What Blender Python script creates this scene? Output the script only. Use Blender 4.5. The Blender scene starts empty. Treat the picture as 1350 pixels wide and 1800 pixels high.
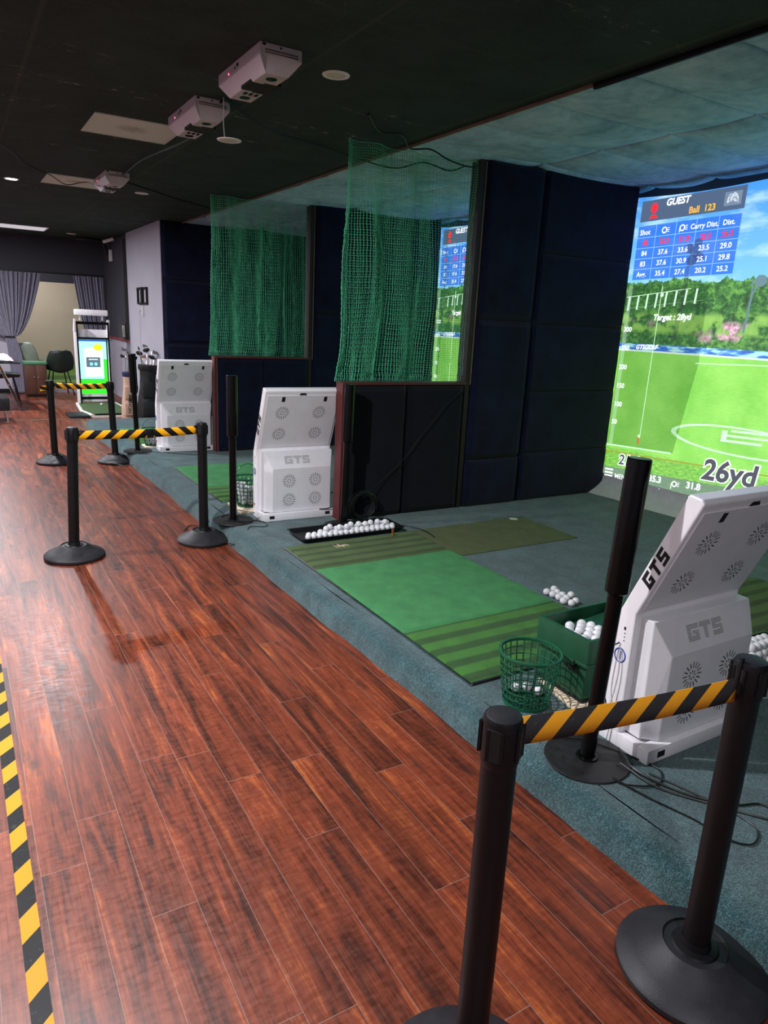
import bpy, bmesh, math, random
from mathutils import Vector, Matrix, noise
PI = math.pi
C = bpy.context.scene.collection
random.seed(7)

# ------------------------------------------------------------------ camera
R = [(0.85839436, -0.09460688, 0.5041911), (-0.51089257, -0.24645404, 0.82355886), (0.0463456, -0.96452576, -0.25988871)]
cd = bpy.data.cameras.new('camera'); cam = bpy.data.objects.new('camera', cd); C.objects.link(cam)
M4 = Matrix.Identity(4)
for i in range(3):
    M4[i][0] = R[i][0]; M4[i][1] = -R[i][1]; M4[i][2] = -R[i][2]
M4.translation = (0, 0, 1.65)
cam.matrix_world = M4
cd.sensor_fit = 'VERTICAL'; cd.sensor_height = 36; cd.lens = 1236.4 / 1800 * 36; cd.clip_start = 0.05
S = bpy.context.scene; S.camera = cam
S.view_settings.view_transform = 'Standard'; S.view_settings.look = 'None'
S.view_settings.exposure = 0.75; S.view_settings.gamma = 1; S.view_settings.use_curve_mapping = False

# ------------------------------------------------------------------ world and lamps
w = bpy.data.worlds.new('world'); S.world = w; w.use_nodes = True
w.node_tree.nodes['Background'].inputs[0].default_value = (0.55, 0.6, 0.7, 1)
w.node_tree.nodes['Background'].inputs[1].default_value = 0.1
PZ = 0.12      # top of the carpeted platform
CZ = 2.9       # ceiling
LAMPS = [  # x, y, watts, radius : one lamp seen; the unseen rest partly inferred, partly added for fill
    (-0.1, 2.9, 90, .04), (0.682, 8.765, 62, .05), (-0.9, 5.3, 44, .06), (0.1, -0.9, 32, .09),
    (-1.9, 1.2, 18, .09), (-1.2, 10.3, 50, .09), (0.2, 12.6, 70, .08), (-1.6, 14.0, 30, .1), (1.4, 16.6, 32, .1)]
for i, (x, y, p, r) in enumerate(LAMPS):
    l = bpy.data.lights.new('lamp', 'AREA'); l.shape = 'DISK'; l.size = r * 2; l.energy = p; l.color = (0.97, 0.95, 1.0)
    o = bpy.data.objects.new('lamp', l); o.location = (x, y, CZ - .035); C.objects.link(o)

# ------------------------------------------------------------------ mesh helpers
def lin(h):
    if isinstance(h, str):
        v = [int(h[i:i + 2], 16) / 255 for i in (0, 2, 4)]
        return tuple((c / 12.92 if c <= .04045 else ((c + .055) / 1.055) ** 2.4) for c in v)
    return h

class MB:
    def __init__(s): s.v = []; s.f = []; s.m = []; s.sm = []
    def add(s, vs, fs, mi=0, smooth=False):
        b = len(s.v); s.v += [tuple(p) for p in vs]
        for f in fs: s.f.append(tuple(b + i for i in f)); s.m.append(mi); s.sm.append(smooth)
        return s
    def box(s, x0, x1, y0, y1, z0, z1, mi=0, mat=None, bev=0):
        if bev > 0:
            bm = bmesh.new(); bmesh.ops.create_cube(bm, size=1)
            for v in bm.verts: v.co = Vector(((x0 + x1) / 2 + v.co.x * (x1 - x0), (y0 + y1) / 2 + v.co.y * (y1 - y0), (z0 + z1) / 2 + v.co.z * (z1 - z0)))
            bmesh.ops.bevel(bm, geom=list(bm.edges), offset=bev, segments=2, affect='EDGES', profile=.6)
            bm.verts.index_update()
            vs = [v.co.copy() for v in bm.verts]; fs = [[v.index for v in f.verts] for f in bm.faces]; bm.free()
            if mat: vs = [mat @ p for p in vs]
            return s.add(vs, fs, mi, True)
        vs = [Vector(p) for p in ((x0, y0, z0), (x1, y0, z0), (x1, y1, z0), (x0, y1, z0), (x0, y0, z1), (x1, y0, z1), (x1, y1, z1), (x0, y1, z1))]
        if mat: vs = [mat @ p for p in vs]
        return s.add(vs, [(0, 3, 2, 1), (4, 5, 6, 7), (0, 1, 5, 4), (1, 2, 6, 5), (2, 3, 7, 6), (3, 0, 4, 7)], mi)
    def lathe(s, prof, seg=32, c=(0, 0, 0), mi=0, mat=None, caps=(False, False)):
        vs = []; fs = []
        for r, z in prof:
            for k in range(seg):
                a = 2 * PI * k / seg; vs.append(Vector((c[0] + r * math.cos(a), c[1] + r * math.sin(a), c[2] + z)))
        n = len(prof)
        for i in range(n - 1):
            for k in range(seg):
                k2 = (k + 1) % seg; fs.append((i * seg + k, i * seg + k2, (i + 1) * seg + k2, (i + 1) * seg + k))
        if caps[0]: fs.append(tuple(range(seg))[::-1])
        if caps[1]: fs.append(tuple((n - 1) * seg + k for k in range(seg)))
        if mat: vs = [mat @ p for p in vs]
        return s.add(vs, fs, mi, True)
    def tube(s, pts, r, seg=8, mi=0, closed=False, cap=True):
        pts = [Vector(p) for p in pts]; n = len(pts); vs = []; fs = []
        up = None
        for i, p in enumerate(pts):
            a = pts[(i - 1) % n] if (i > 0 or closed) else p; b = pts[(i + 1) % n] if (i < n - 1 or closed) else p
            t = (b - a)
            t = t.normalized() if t.length > 1e-9 else Vector((0, 0, 1))
            if up is None: up = t.orthogonal().normalized()
            up = (up - t * up.dot(t)); up = up.normalized() if up.length > 1e-6 else t.orthogonal().normalized()
            q = t.cross(up); rr = r[i] if isinstance(r, (list, tuple)) else r
            for k in range(seg):
                an = 2 * PI * k / seg; vs.append(p + (up * math.cos(an) + q * math.sin(an)) * rr)
        for i in range(n if closed else n - 1):
            j = (i + 1) % n
            for k in range(seg):
                k2 = (k + 1) % seg; fs.append((i * seg + k, i * seg + k2, j * seg + k2, j * seg + k))
        if cap and not closed:
            fs.append(tuple(range(seg))[::-1]); fs.append(tuple((n - 1) * seg + k for k in range(seg)))
        return s.add(vs, fs, mi, True)
    def cyl(s, a, b, r, r2=None, seg=24, mi=0): return s.tube([a, b], [r, r if r2 is None else r2], seg, mi)
    def prism(s, poly, f, d0, d1, mi=0):
        """poly: 2D points; f(u,v,d) -> 3D point; side walls and both caps"""
        n = len(poly); vs = [Vector(f(u, v, d0)) for u, v in poly] + [Vector(f(u, v, d1)) for u, v in poly]
        fs = [tuple(range(n))[::-1], tuple(range(n, 2 * n))] + [(i, (i + 1) % n, n + (i + 1) % n, n + i) for i in range(n)]
        return s.add(vs, fs, mi)
    def grid(s, nu, nv, f, mi=0, smooth=True, closed=False):
        vs = [Vector(f(i / nu, j / nv)) for j in range(nv + 1) for i in range(nu + 1)]
        fs = [(j * (nu + 1) + i, j * (nu + 1) + i + 1, (j + 1) * (nu + 1) + i + 1, (j + 1) * (nu + 1) + i) for j in range(nv) for i in range(nu)]
        return s.add(vs, fs, mi, smooth)
    def build(s, name, mats, parent=None, loc=None, fix=True, sharp=35):
        me = bpy.data.meshes.new(name)
        me.from_pydata(s.v, [], s.f)
        for m in (mats if isinstance(mats, (list, tuple)) else [mats]): me.materials.append(m)
        me.polygons.foreach_set('material_index', s.m); me.polygons.foreach_set('use_smooth', s.sm)
        if fix:
            bm = bmesh.new(); bm.from_mesh(me); bmesh.ops.recalc_face_normals(bm, faces=bm.faces); bm.to_mesh(me); bm.free()
        if any(s.sm) and len(s.f) < 60000:
            me.set_sharp_from_angle(angle=math.radians(sharp))
        me.update()
        o = bpy.data.objects.new(name, me); C.objects.link(o)
        if parent: o.parent = parent
        if loc: o.location = loc
        return o

def smooth_path(pts, n=8):
    P = [Vector(p) for p in pts]; P = [P[0] * 2 - P[1]] + P + [P[-1] * 2 - P[-2]]; out = []
    for i in range(1, len(P) - 2):
        for k in range(n):
            t = k / n; a, b, c, d = P[i - 1:i + 3]
            out.append(.5 * ((2 * b) + (c - a) * t + (2 * a - 5 * b + 4 * c - d) * t * t + (3 * b - a - 3 * c + d) * t ** 3))
    out.append(P[-2]); return out

def tag(o, label=None, cat=None, group=None, kind=None):
    if label: o['label'] = label
    if cat: o['category'] = cat
    if group: o['group'] = group
    if kind: o['kind'] = kind
    return o
def thing(name, label, cat, loc=(0, 0, 0), rz=0, group=None):
    o = bpy.data.objects.new(name, None); o.empty_display_size = .05; C.objects.link(o)
    o.location = loc; o.rotation_euler = (0, 0, rz); return tag(o, label, cat, group)
def struct(o): o['kind'] = 'structure'; return o
def copy_tree(o, parent=None):
    c = o.copy(); C.objects.link(c)
    if parent: c.parent = parent
    for ch in [k for k in o.children]: copy_tree(ch, c)
    return c

# ------------------------------------------------------------------ materials
class G:
    """small node-graph helper"""
    def __init__(s, name):
        s.mat = bpy.data.materials.new(name); s.mat.use_nodes = True; s.t = s.mat.node_tree; s.n = s.t.nodes; s.L = s.t.links
        s.b = s.n['Principled BSDF']; s.out = s.n['Material Output']
        s.tc = s.n.new('ShaderNodeTexCoord')
    def lk(s, a, b):
        if isinstance(a, (int, float)): b.default_value = a
        elif isinstance(a, tuple): b.default_value = a if len(a) == 4 or b.type == 'VECTOR' else (*a, 1)
        else: s.L.new(a, b)
    def math(s, op, a, b=0.0, c=None):
        n = s.n.new('ShaderNodeMath'); n.operation = op; s.lk(a, n.inputs[0]); s.lk(b, n.inputs[1])
        if c is not None: s.lk(c, n.inputs[2])
        return n.outputs[0]
    def mr(s, v, a, b, c=0., d=1., smooth=False):
        n = s.n.new('ShaderNodeMapRange'); s.lk(v, n.inputs[0]); n.inputs[1].default_value = a; n.inputs[2].default_value = b
        n.inputs[3].default_value = c; n.inputs[4].default_value = d
        if smooth: n.interpolation_type = 'SMOOTHSTEP'
        return n.outputs[0]
    def xyz(s, v=None):
        n = s.n.new('ShaderNodeSeparateXYZ'); s.L.new(v or s.tc.outputs['Object'], n.inputs[0]); return n.outputs
    def comb(s, x, y, z):
        n = s.n.new('ShaderNodeCombineXYZ'); s.lk(x, n.inputs[0]); s.lk(y, n.inputs[1]); s.lk(z, n.inputs[2]); return n.outputs[0]
    def noise(s, v=None, scale=5, detail=3, rough=.5, dist=0, col=False):
        n = s.n.new('ShaderNodeTexNoise'); s.L.new(v or s.tc.outputs['Object'], n.inputs['Vector'])
        n.inputs['Scale'].default_value = scale; n.inputs['Detail'].default_value = detail; n.inputs['Roughness'].default_value = rough; n.inputs['Distortion'].default_value = dist
        return n.outputs[1 if col else 0]
    def white(s, v):
        n = s.n.new('ShaderNodeTexWhiteNoise'); n.noise_dimensions = '1D'; s.lk(v, n.inputs['W']); return n.outputs[0]
    def vor(s, v=None, scale=5, feat='F1'):
        n = s.n.new('ShaderNodeTexVoronoi'); n.feature = feat; s.L.new(v or s.tc.outputs['Object'], n.inputs['Vector']); n.inputs['Scale'].default_value = scale; return n.outputs[0]
    def mix(s, f, a, b, mode='MIX'):
        n = s.n.new('ShaderNodeMix'); n.data_type = 'RGBA'; n.blend_type = mode; s.lk(f, n.inputs[0]); s.lk(a, n.inputs[6]); s.lk(b, n.inputs[7]); return n.outputs[2]
    def ramp(s, f, stops):
        n = s.n.new('ShaderNodeValToRGB'); s.lk(f, n.inputs[0]); e = n.color_ramp.elements
        while len(e) < len(stops): e.new(.5)
        for k, (p, c) in enumerate(stops): e[k].position = p; e[k].color = (*lin(c), 1)
        return n.outputs[0]
    def bump(s, h, strength=.3, dist=.01):
        n = s.n.new('ShaderNodeBump'); s.lk(h, n.inputs['Height']); n.inputs['Strength'].default_value = strength; n.inputs['Distance'].default_value = dist
        s.L.new(n.outputs[0], s.b.inputs['Normal']); return n
    def color(s, c): s.lk(c, s.b.inputs['Base Color'])
    def set(s, rough=None, metal=None, spec=None, coat=None, sheen=None):
        if rough is not None: s.lk(rough, s.b.inputs['Roughness'])
        if metal is not None: s.b.inputs['Metallic'].default_value = metal
        if spec is not None: s.b.inputs['Specular IOR Level'].default_value = spec
        if coat is not None: s.b.inputs['Coat Weight'].default_value = coat; s.b.inputs['Coat Roughness'].default_value = .15
        if sheen is not None: s.b.inputs['Sheen Weight'].default_value = sheen
        return s

def simple(name, c, rough=.5, metal=0, spec=.5, var=.08, nscale=14, bump=0, bscale=200, coat=None, sheen=None):
    g = G(name); c = lin(c)
    n = g.noise(scale=nscale, detail=4, rough=.6)
    g.color(g.mix(g.mr(n, .3, .7), tuple(k * (1 - var) for k in c), tuple(min(1, k * (1 + var)) for k in c)))
    g.set(rough=g.mr(n, .3, .7, max(.02, rough - .05), min(1, rough + .06)), metal=metal, spec=spec, coat=coat, sheen=sheen)
    if bump: g.bump(g.noise(scale=bscale, detail=2), bump, .002)
    return g.mat
def emis(name, c, k=1.0):
    g = G(name); g.color((0.01, 0.01, 0.01)); g.b.inputs['Emission Color'].default_value = (*lin(c), 1); g.b.inputs['Emission Strength'].default_value = k
    g.set(rough=.8, spec=.1); return g.mat

def m_wood():
    g = G('wood_planks'); X, Y, Z = g.xyz()
    PW = .1275; PL = 1.21
    xr = g.math('DIVIDE', g.math('ADD', X, PW * 60 - 1.606), PW); row = g.math('FLOOR', xr); fx = g.math('FRACT', xr)
    yr = g.math('DIVIDE', g.math('ADD', Y, g.math('ADD', g.math('MULTIPLY', g.white(row), PL), 30)), PL); colm = g.math('FLOOR', yr); fy = g.math('FRACT', yr)
    pid = g.white(g.math('ADD', g.math('MULTIPLY', row, 17.13), g.math('MULTIPLY', colm, 3.71)))
    v = g.comb(g.math('ADD', g.math('MULTIPLY', X, 13), g.math('MULTIPLY', pid, 37)), g.math('MULTIPLY', Y, 1.15), g.math('MULTIPLY', pid, 9))
    n1 = g.noise(v, scale=1.0, detail=5, rough=.6, dist=1.1)
    v2 = g.comb(g.math('MULTIPLY', X, 75), g.math('MULTIPLY', Y, 3.2), pid)
    n2 = g.noise(v2, scale=1.3, detail=5, rough=.7, dist=.7)
    v3 = g.comb(g.math('MULTIPLY', X, 15), g.math('MULTIPLY', Y, 42), pid)      # faint cross chatter of the print
    n3 = g.noise(v3, scale=1.6, detail=3, rough=.6)
    f = g.math('ADD', g.math('MULTIPLY', n1, .58), g.math('ADD', g.math('MULTIPLY', n2, .30), g.math('MULTIPLY', n3, .12)))
    c = g.ramp(f, [(.33, '1f0f0a'), (.42, '472014'), (.49, '6b311d'), (.56, '803d25'), (.65, 'b0612f')])
    kn = g.noise(g.comb(g.math('MULTIPLY', X, 7), g.math('MULTIPLY', Y, 2.2), pid), scale=1.5, detail=3, rough=.7)
    c = g.mix(g.mr(kn, .58, .74, 0, .75), c, (0.04, 0.016, 0.011))
    c = g.mix(1.0, c, g.mix(pid, (.84, .83, .83), (1.08, 1.05, 1.02)), 'MULTIPLY')
    seam = g.math('MAXIMUM', g.math('LESS_THAN', fx, .014), g.math('LESS_THAN', fy, .0018))
    c = g.mix(g.math('MULTIPLY', seam, .55), c, (.30, .22, .19))  # pale seam colour stands in for the glint on the plank bevels
    g.color(c)
    g.set(rough=g.mr(n3, .3, .7, .33, .45), spec=.5)
    h = g.math('SUBTRACT', g.math('ADD', g.math('MULTIPLY', n2, .10), g.math('MULTIPLY', n3, .12)), g.math('MULTIPLY', seam, .6))
    g.bump(h, .22, .004); return g.mat
def m_carpet(name='carpet', c0='0c1f21', c1='2f5256', c2='6a9294'):
    g = G(name)
    n1 = g.noise(scale=210, detail=3, rough=.8); n2 = g.noise(scale=6, detail=5, rough=.65); n3 = g.noise(scale=70, detail=3, rough=.7)
    f = g.math('ADD', g.math('MULTIPLY', n1, .62), g.math('ADD', g.math('MULTIPLY', n2, .2), g.math('MULTIPLY', n3, .18)))
    g.color(g.ramp(f, [(.36, c0), (.5, c1), (.64, c2)])); g.set(rough=.95, spec=.08, sheen=.25)
    g.bump(g.math('ADD', n1, n3), .9, .006); return g.mat
def m_turf(name, ca, cb, stripe=None, dark=None, off=0.0, duty=.5):
    g = G(name); X, Y, Z = g.xyz()
    n1 = g.noise(scale=420, detail=2, rough=.7); n2 = g.noise(scale=9, detail=4, rough=.6)
    f = g.math('ADD', g.math('MULTIPLY', n1, .7), g.math('MULTIPLY', n2, .3))
    c = g.ramp(f, [(.32, ca), (.66, cb)])
    if stripe:
        ph = g.math('FRACT', g.math('DIVIDE', g.math('ADD', g.math('ADD', Y, off + 10), g.math('MULTIPLY', n2, .010)), stripe))
        sm = g.math('MULTIPLY', g.mr(ph, 0, .10, 0, 1), g.mr(ph, duty, duty + .12, 1, 0))
        c = g.mix(g.math('MULTIPLY', sm, .85), c, g.ramp(f, [(.32, dark), (.66, ca)]))
    g.color(c); g.set(rough=.9, spec=.1, sheen=.15); g.bump(n1, 1.0, .006); return g.mat
def m_ceiling():
    g = G('black_ceiling_tiles'); X, Y, Z = g.xyz()
    n = g.noise(scale=3, detail=6, rough=.7); n2 = g.noise(scale=60, detail=4, rough=.7)
    lx = g.math('PINGPONG', g.math('ADD', X, -.47 + 12.2), .61); ly = g.math('PINGPONG', g.math('ADD', Y, .02 + 12.2), .305)
    line = g.math('MAXIMUM', g.math('LESS_THAN', lx, .011), g.math('MULTIPLY', g.math('LESS_THAN', ly, .006), .55))
    c = g.ramp(g.math('ADD', g.math('MULTIPLY', n, .6), g.math('MULTIPLY', n2, .4)), [(.3, '252e2b'), (.7, '3d4b48')])
    c = g.mix(g.math('MULTIPLY', line, .55), c, (.07, .076, .07))
    # flaked paint showing pale board along the joints
    sc = g.noise(g.comb(g.math('MULTIPLY', X, 3.5), g.math('MULTIPLY', Y, 9), 0.), scale=2.2, detail=6, rough=.75)
    zone = g.math('MULTIPLY', g.mr(ly, .0, .13, 1, 0), g.mr(g.noise(scale=.9, detail=1), .46, .58))
    c = g.mix(g.math('MULTIPLY', g.mr(sc, .58, .63), zone), c, (.34, .35, .33))
    g.color(c); g.set(rough=.85, spec=.15)
    g.bump(g.math('SUBTRACT', n2, g.math('MULTIPLY', line, 2.0)), .45, .006); return g.mat
def m_pad(name, a, b):
    g = G(name); n = g.noise(scale=4, detail=6, rough=.65); n2 = g.noise(scale=90, detail=3)
    g.color(g.ramp(g.math('ADD', g.math('MULTIPLY', n, .75), g.math('MULTIPLY', n2, .25)), [(.3, a), (.7, b)])); g.set(rough=.9, spec=.1, sheen=.12)
    v = g.white(g.vor(scale=60))
    g.bump(n2, .3, .003); return g.mat
def m_stripes(name, pu, pv, axis_u=0, axis_v=2, chevron=None, dark='20201f', yel='f0a815', dirt=.25, duty=.5, grad=1.0):
    g = G(name); X = g.xyz(); U = X[axis_u]; V = X[axis_v]
    if chevron is not None: U = g.math('ABSOLUTE', g.math('ADD', U, -chevron))
    ph = g.math('FRACT', g.math('ADD', g.math('DIVIDE', g.math('SUBTRACT', U, g.math('MULTIPLY', V, pv)), pu), 40.0))
    n = g.noise(scale=40, detail=5, rough=.7)
    yc = g.mix(g.mr(n, .6, .75, 0, dirt), tuple(lin(yel)), (.25, .16, .05))
    dc = g.mix(g.mr(n, .6, .7, 0, dirt), tuple(lin(dark)), (.16, .16, .15))
    g.color(g.mix(g.math('LESS_THAN', ph, duty), yc, dc)); g.set(rough=.5, spec=.2); return g.mat
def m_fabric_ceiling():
    g = G('padded_fabric_screen_tint'); n = g.noise(scale=2.4, detail=5, rough=.65, dist=.4); n2 = g.noise(scale=11, detail=4, rough=.7)
    g.color(g.ramp(g.math('ADD', g.math('MULTIPLY', n, .6), g.math('MULTIPLY', n2, .4)), [(.34, '86a4ba'), (.5, 'aac9e0'), (.66, 'cde2f2')])); g.set(rough=.9, spec=.1)  # white fabric tinted blue for the projected light falling on it
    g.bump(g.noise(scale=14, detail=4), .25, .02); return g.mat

M = {}
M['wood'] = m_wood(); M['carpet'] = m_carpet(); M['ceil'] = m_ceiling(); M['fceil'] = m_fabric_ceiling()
M['pad'] = m_pad('navy_padding', '0a0d1a', '171e3a'); M['padlow'] = m_pad('navy_padding_shade', '0a0c12', '14171f')  # padlow: navy padding painted darker for the dim light low down
M['black'] = simple('black_plastic', '0f0f11', .42, spec=.3, bump=.25, bscale=500); M['blackr'] = simple('black_rubber', '232327', .5, spec=.35, bump=.25, bscale=350, var=.2)
M['gloss'] = simple('glossy_black', '070808', .24, spec=.25); M['iron'] = simple('black_iron', '1b1b1c', .5, var=.35, nscale=30, bump=.3, bscale=60)
M['white'] = simple('white_powder_coat', 'f2f1f4', .35, var=.03); M['white2'] = simple('white_panel', 'e6e6ea', .4, var=.03)
M['slot'] = simple('dark_slot', '070707', .8); M['hole'] = simple('perforation', '4a4a50', .8)
M['grey_wall'] = simple('grey_paint', 'a9a7b3', .8, var=.05, nscale=2); M['dark_wall'] = simple('dark_paint', '33343b', .85, var=.12, nscale=2)
M['maroon'] = simple('maroon_paint', '5a1e1e', .55, var=.15); M['pine'] = simple('raw_wood_edge', '6c594c', .7, var=.2)
M['darkpost'] = simple('dark_brown_post', '1c0f10', .6, var=.2)
M['green_pl'] = simple('green_plastic', '1f5238', .4, var=.1, bump=.1, bscale=150); M['basket'] = simple('basket_plastic', '1f5a40', .28, var=.1)
M['ball'] = simple('golf_ball_white', 'e6e6ea', .3, var=.02)
g = G('golf_ball'); g.color((.80, .80, .83)); g.set(rough=.28); g.bump(g.vor(scale=170), .35, .002); M['ball'] = g.mat
M['metal'] = simple('bare_metal', 'b8b8b8', .3, metal=1); M['chrome'] = simple('chrome', 'd0d0d0', .15, metal=1)
M['cable'] = simple('black_cable', '101010', .45); M['wcable'] = simple('white_cable', 'cfcfcf', .5)
M['cream'] = simple('cream_screen_cloth', 'b3a68e', .9, var=.05, nscale=1.5); M['velvet'] = simple('lilac_grey_velvet', '77758a', .7, var=.22, nscale=26, sheen=.5)
M['net'] = simple('green_net_cord', '4fc592', .6, var=.1)
M['turf'] = m_turf('green_turf', '1d6a38', '4aae5e'); M['olive'] = m_turf('olive_turf', '2f4a17', '62803a', .115, '24390f', duty=.4)
M['stripe'] = m_turf('striped_turf', '1f5c14', '4d9a2a', .132, '0f2a06', off=.025, duty=.45); M['putt'] = m_turf('putting_turf', '33401a', '66743a')
M['turf_far'] = m_turf('recess_turf', '35601c', '7ba045', .9, '3d4a1c', duty=.4); M['putt2'] = m_turf('mini_putting_turf', '1e3f16', '4c7432')
M['concrete'] = simple('foam_board', 'e6d4b8', .8, var=.12, nscale=40)
M['woodcab'] = simple('cabinet_wood', '4c2b1e', .5, var=.25, nscale=5); M['green_top'] = simple('green_cabinet_top', '3f7a55', .5)
M['leather'] = simple('black_leather', '1d1f22', .35, var=.15); M['glass_dark'] = simple('dark_glass', '1a2a2a', .1, spec=.8)
M['chairdk'] = simple('dark_green_shell', '14241f', .5); M['chairlt'] = simple('pale_green_shell', '8f9c8c', .5)
M['pink'] = simple('pale_pink_cloth', 'd9bfc8', .8, var=.1); M['greych'] = simple('grey_seat', '3c4444', .6)
M['bagk'] = simple('black_bag_fabric', '17181a', .6, var=.3, nscale=20, bump=.3, bscale=120); M['bagb'] = simple('beige_bag_fabric', 'c4a590', .6, var=.1); M['navyb'] = simple('navy_trim', '1f2850', .6)
M['lgrey'] = simple('translucent_light_panel', 'd0d2cc', .6, var=.05); M['skirt'] = simple('grey_screen_cloth', 'b9bcba', .8, var=.08)
M['blue'] = simple('blue_marker', '2747b0', .5); M['red'] = simple('red_sticker', 'b02828', .5); M['tee'] = simple('tee_rubber', '9a5a2e', .6)
M['paper'] = simple('white_trim', 'd5d0ca', .6); M['sensor'] = simple('sensor_housing', 'c3bac1', .45, var=.04)

BF = {}
def text_polys(body, size, bold=0.0, shear=0.0, align='LEFT'):
    key = (body, size, bold, shear, align)
    if key in BF: return BF[key]
    cu = bpy.data.curves.new('text', 'FONT'); cu.body = body; cu.size = size; cu.offset = bold; cu.shear = shear; cu.align_x = align; cu.resolution_u = 3
    ob = bpy.data.objects.new('text', cu); C.objects.link(ob); bpy.context.view_layer.update()
    me = bpy.data.meshes.new_from_object(ob.evaluated_get(bpy.context.evaluated_depsgraph_get()))
    r = ([v.co.copy() for v in me.vertices], [tuple(p.vertices) for p in me.polygons])
    bpy.data.objects.remove(ob); bpy.data.meshes.remove(me); BF[key] = r; return r
def add_text(mb, body, size, f, mi=0, **kw):
    vs, fs = text_polys(body, size, **kw); mb.add([f(v.x, v.y) for v in vs], fs, mi)

# block letters of the GTS logo, unit height 1
def box2(x0, x1, y0, y1): return [(x0, y0), (x1, y0), (x1, y1), (x0, y1)]
LOGO = [box2(0, .9, .74, 1), box2(0, .3, .26, .74), box2(0, .9, 0, .26), box2(.62, .9, .26, .56), box2(.44, .62, .38, .56),
        box2(1.1, 2.0, .74, 1), box2(1.41, 1.71, 0, .74),
        box2(2.2, 3.1, .76, 1), box2(2.2, 2.5, .60, .76), box2(2.2, 3.1, .38, .60), box2(2.8, 3.1, .24, .38), box2(2.2, 3.1, 0, .24)]
LOGO_W = 3.1
def in_logo(x, y): return any(p[0][0] - .01 <= x <= p[1][0] + .01 and p[0][1] - .01 <= y <= p[2][1] + .01 for p in LOGO)

# ================================================================== THE SETTING
o = MB().box(-3.2, 2.8, -3, 15.6, -.1, 0).build('floor', M['wood']); struct(o)
o = MB().box(-3.2, 3.0, -3, 15.5, CZ, CZ + .1).build('ceiling', M['ceil']); struct(o)
# carpeted platform with a rounded, slightly wavy nose
def plat(u, v):
    y = -1.5 + v * (10.76 + 1.5)
    x0 = 1.69 - .018 * max(0, y - 1) + .006 * math.sin(y * 3.1) + .004 * math.sin(y * 9)
    prof = [(0, 0), (.006, .03), (.012, .06), (.022, .085), (.042, .105), (.075, .117), (.12, .12)]
    k = u * (len(prof) - 1); i = min(int(k), len(prof) - 2); t = k - i
    px = prof[i][0] * (1 - t) + prof[i + 1][0] * t; pz = prof[i][1] * (1 - t) + prof[i + 1][1] * t
    wv = .006 * noise.noise(Vector((u * 2, y * 2.2, 3))) + .004 * noise.noise(Vector((u * 4, y * 7, 1)))
    return (x0 + px + wv * (1 if u < .9 else 0), y, max(0, pz + (wv if 0 < u < .9 else 0)))
mb = MB(); mb.grid(12, 260, plat)
for y in (-1.5, 10.76):
    x0 = 1.69 - .018 * max(0, y - 1)
    mb.add([(x0 + .01, y, 0), (5.6, y, 0), (5.6, y, PZ), (x0 + .12, y, PZ)], [(0, 1, 2, 3)])
n = 24; vs = []
for k in range(n + 1):
    y = -1.5 + 12.26 * k / n; p = plat(1, k / n); vs += [(p[0], y, PZ), (5.6, y, PZ)]
mb.add(vs, [(2 * k, 2 * k + 1, 2 * k + 3, 2 * k + 2) for k in range(n)])
o = mb.build('floor', M['carpet'], fix=True, sharp=60); o.name = 'floor_platform'; struct(o)

# padded bay ceiling: 1.2 x 0.6 m fabric covered pads sagging between their seams
def bayceil(x, y):
    fu = ((x - 3.0) / 1.2) % 1; fv = ((y + .13) / .6) % 1
    du = min(fu, 1 - fu) * 1.2 if x > 3.1 else 9; dv = min(fv, 1 - fv) * .6
    if x < 3.6: fu = .5
    s = max(0, 4 * fu * (1 - fu)) ** .5 * max(0, 4 * fv * (1 - fv)) ** .55
    d = min(du, dv); g_ = .030 * math.exp(-(d / .007) ** 2)
    return (x, y, CZ + .035 - .048 * s + g_ - .022 * noise.noise(Vector((x * 1.3, y * 2.0, 0))) * s)
def stations(a, b, first, per, step):
    st = set(); k = 0; v = a
    while v < b: st.add(round(v, 4)); v += step
    v = first
    while v < b:
        for d in (-.028, -.014, -.008, -.004, 0, .004, .008, .014, .028):
            if a < v + d < b: st.add(round(v + d, 4))
        v += per
    st.add(b); return sorted(st)
XS = stations(3.0, 5.6, 4.2, 1.2, .05); YS = stations(-1.5, 10.8, -.13 - 1.2, .6, .04)
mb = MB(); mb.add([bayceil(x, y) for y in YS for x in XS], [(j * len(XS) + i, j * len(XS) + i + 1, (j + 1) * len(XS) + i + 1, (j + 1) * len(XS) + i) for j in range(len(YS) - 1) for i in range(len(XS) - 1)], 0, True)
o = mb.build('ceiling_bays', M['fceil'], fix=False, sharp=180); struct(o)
o = MB().box(2.98, 5.7, -1.6, 11, CZ + .06, CZ + .12).build('ceiling_slab', M['dark_wall']); struct(o)
# timber strip, then a black shadow strip, where the padded ceiling starts
o = MB().box(2.98, 3.0, 3.0, 10.8, CZ - .018, CZ, bev=.005).build('trim_1', M['pine']); struct(o)
o = MB().box(2.985, 3.005, -1.5, 3.0, CZ - .03, CZ, bev=.004).build('trim_shadow_line', M['black']); struct(o)  # black strip stands in for the shadow wedge at the ceiling edge

struct(MB().box(5.56, 5.7, -1.6, 10.9, 0, CZ + .1).build('wall_screen', M['dark_wall']))
struct(MB().box(-3.3, -3.2, -3, 15.5, 0, CZ).build('wall_left', M['grey_wall']))
struct(MB().box(-3.2, 5.7, -3.1, -3, 0, CZ + .1).build('wall_back', M['grey_wall']))
struct(MB().box(2.8, 5.7, -1.62, -1.5, 0, CZ + .1).build('wall_near', M['padlow']))
struct(MB().box(2.8, 2.9, -3, -1.62, 0, CZ).build('wall_near_corner', M['grey_wall']))
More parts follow.
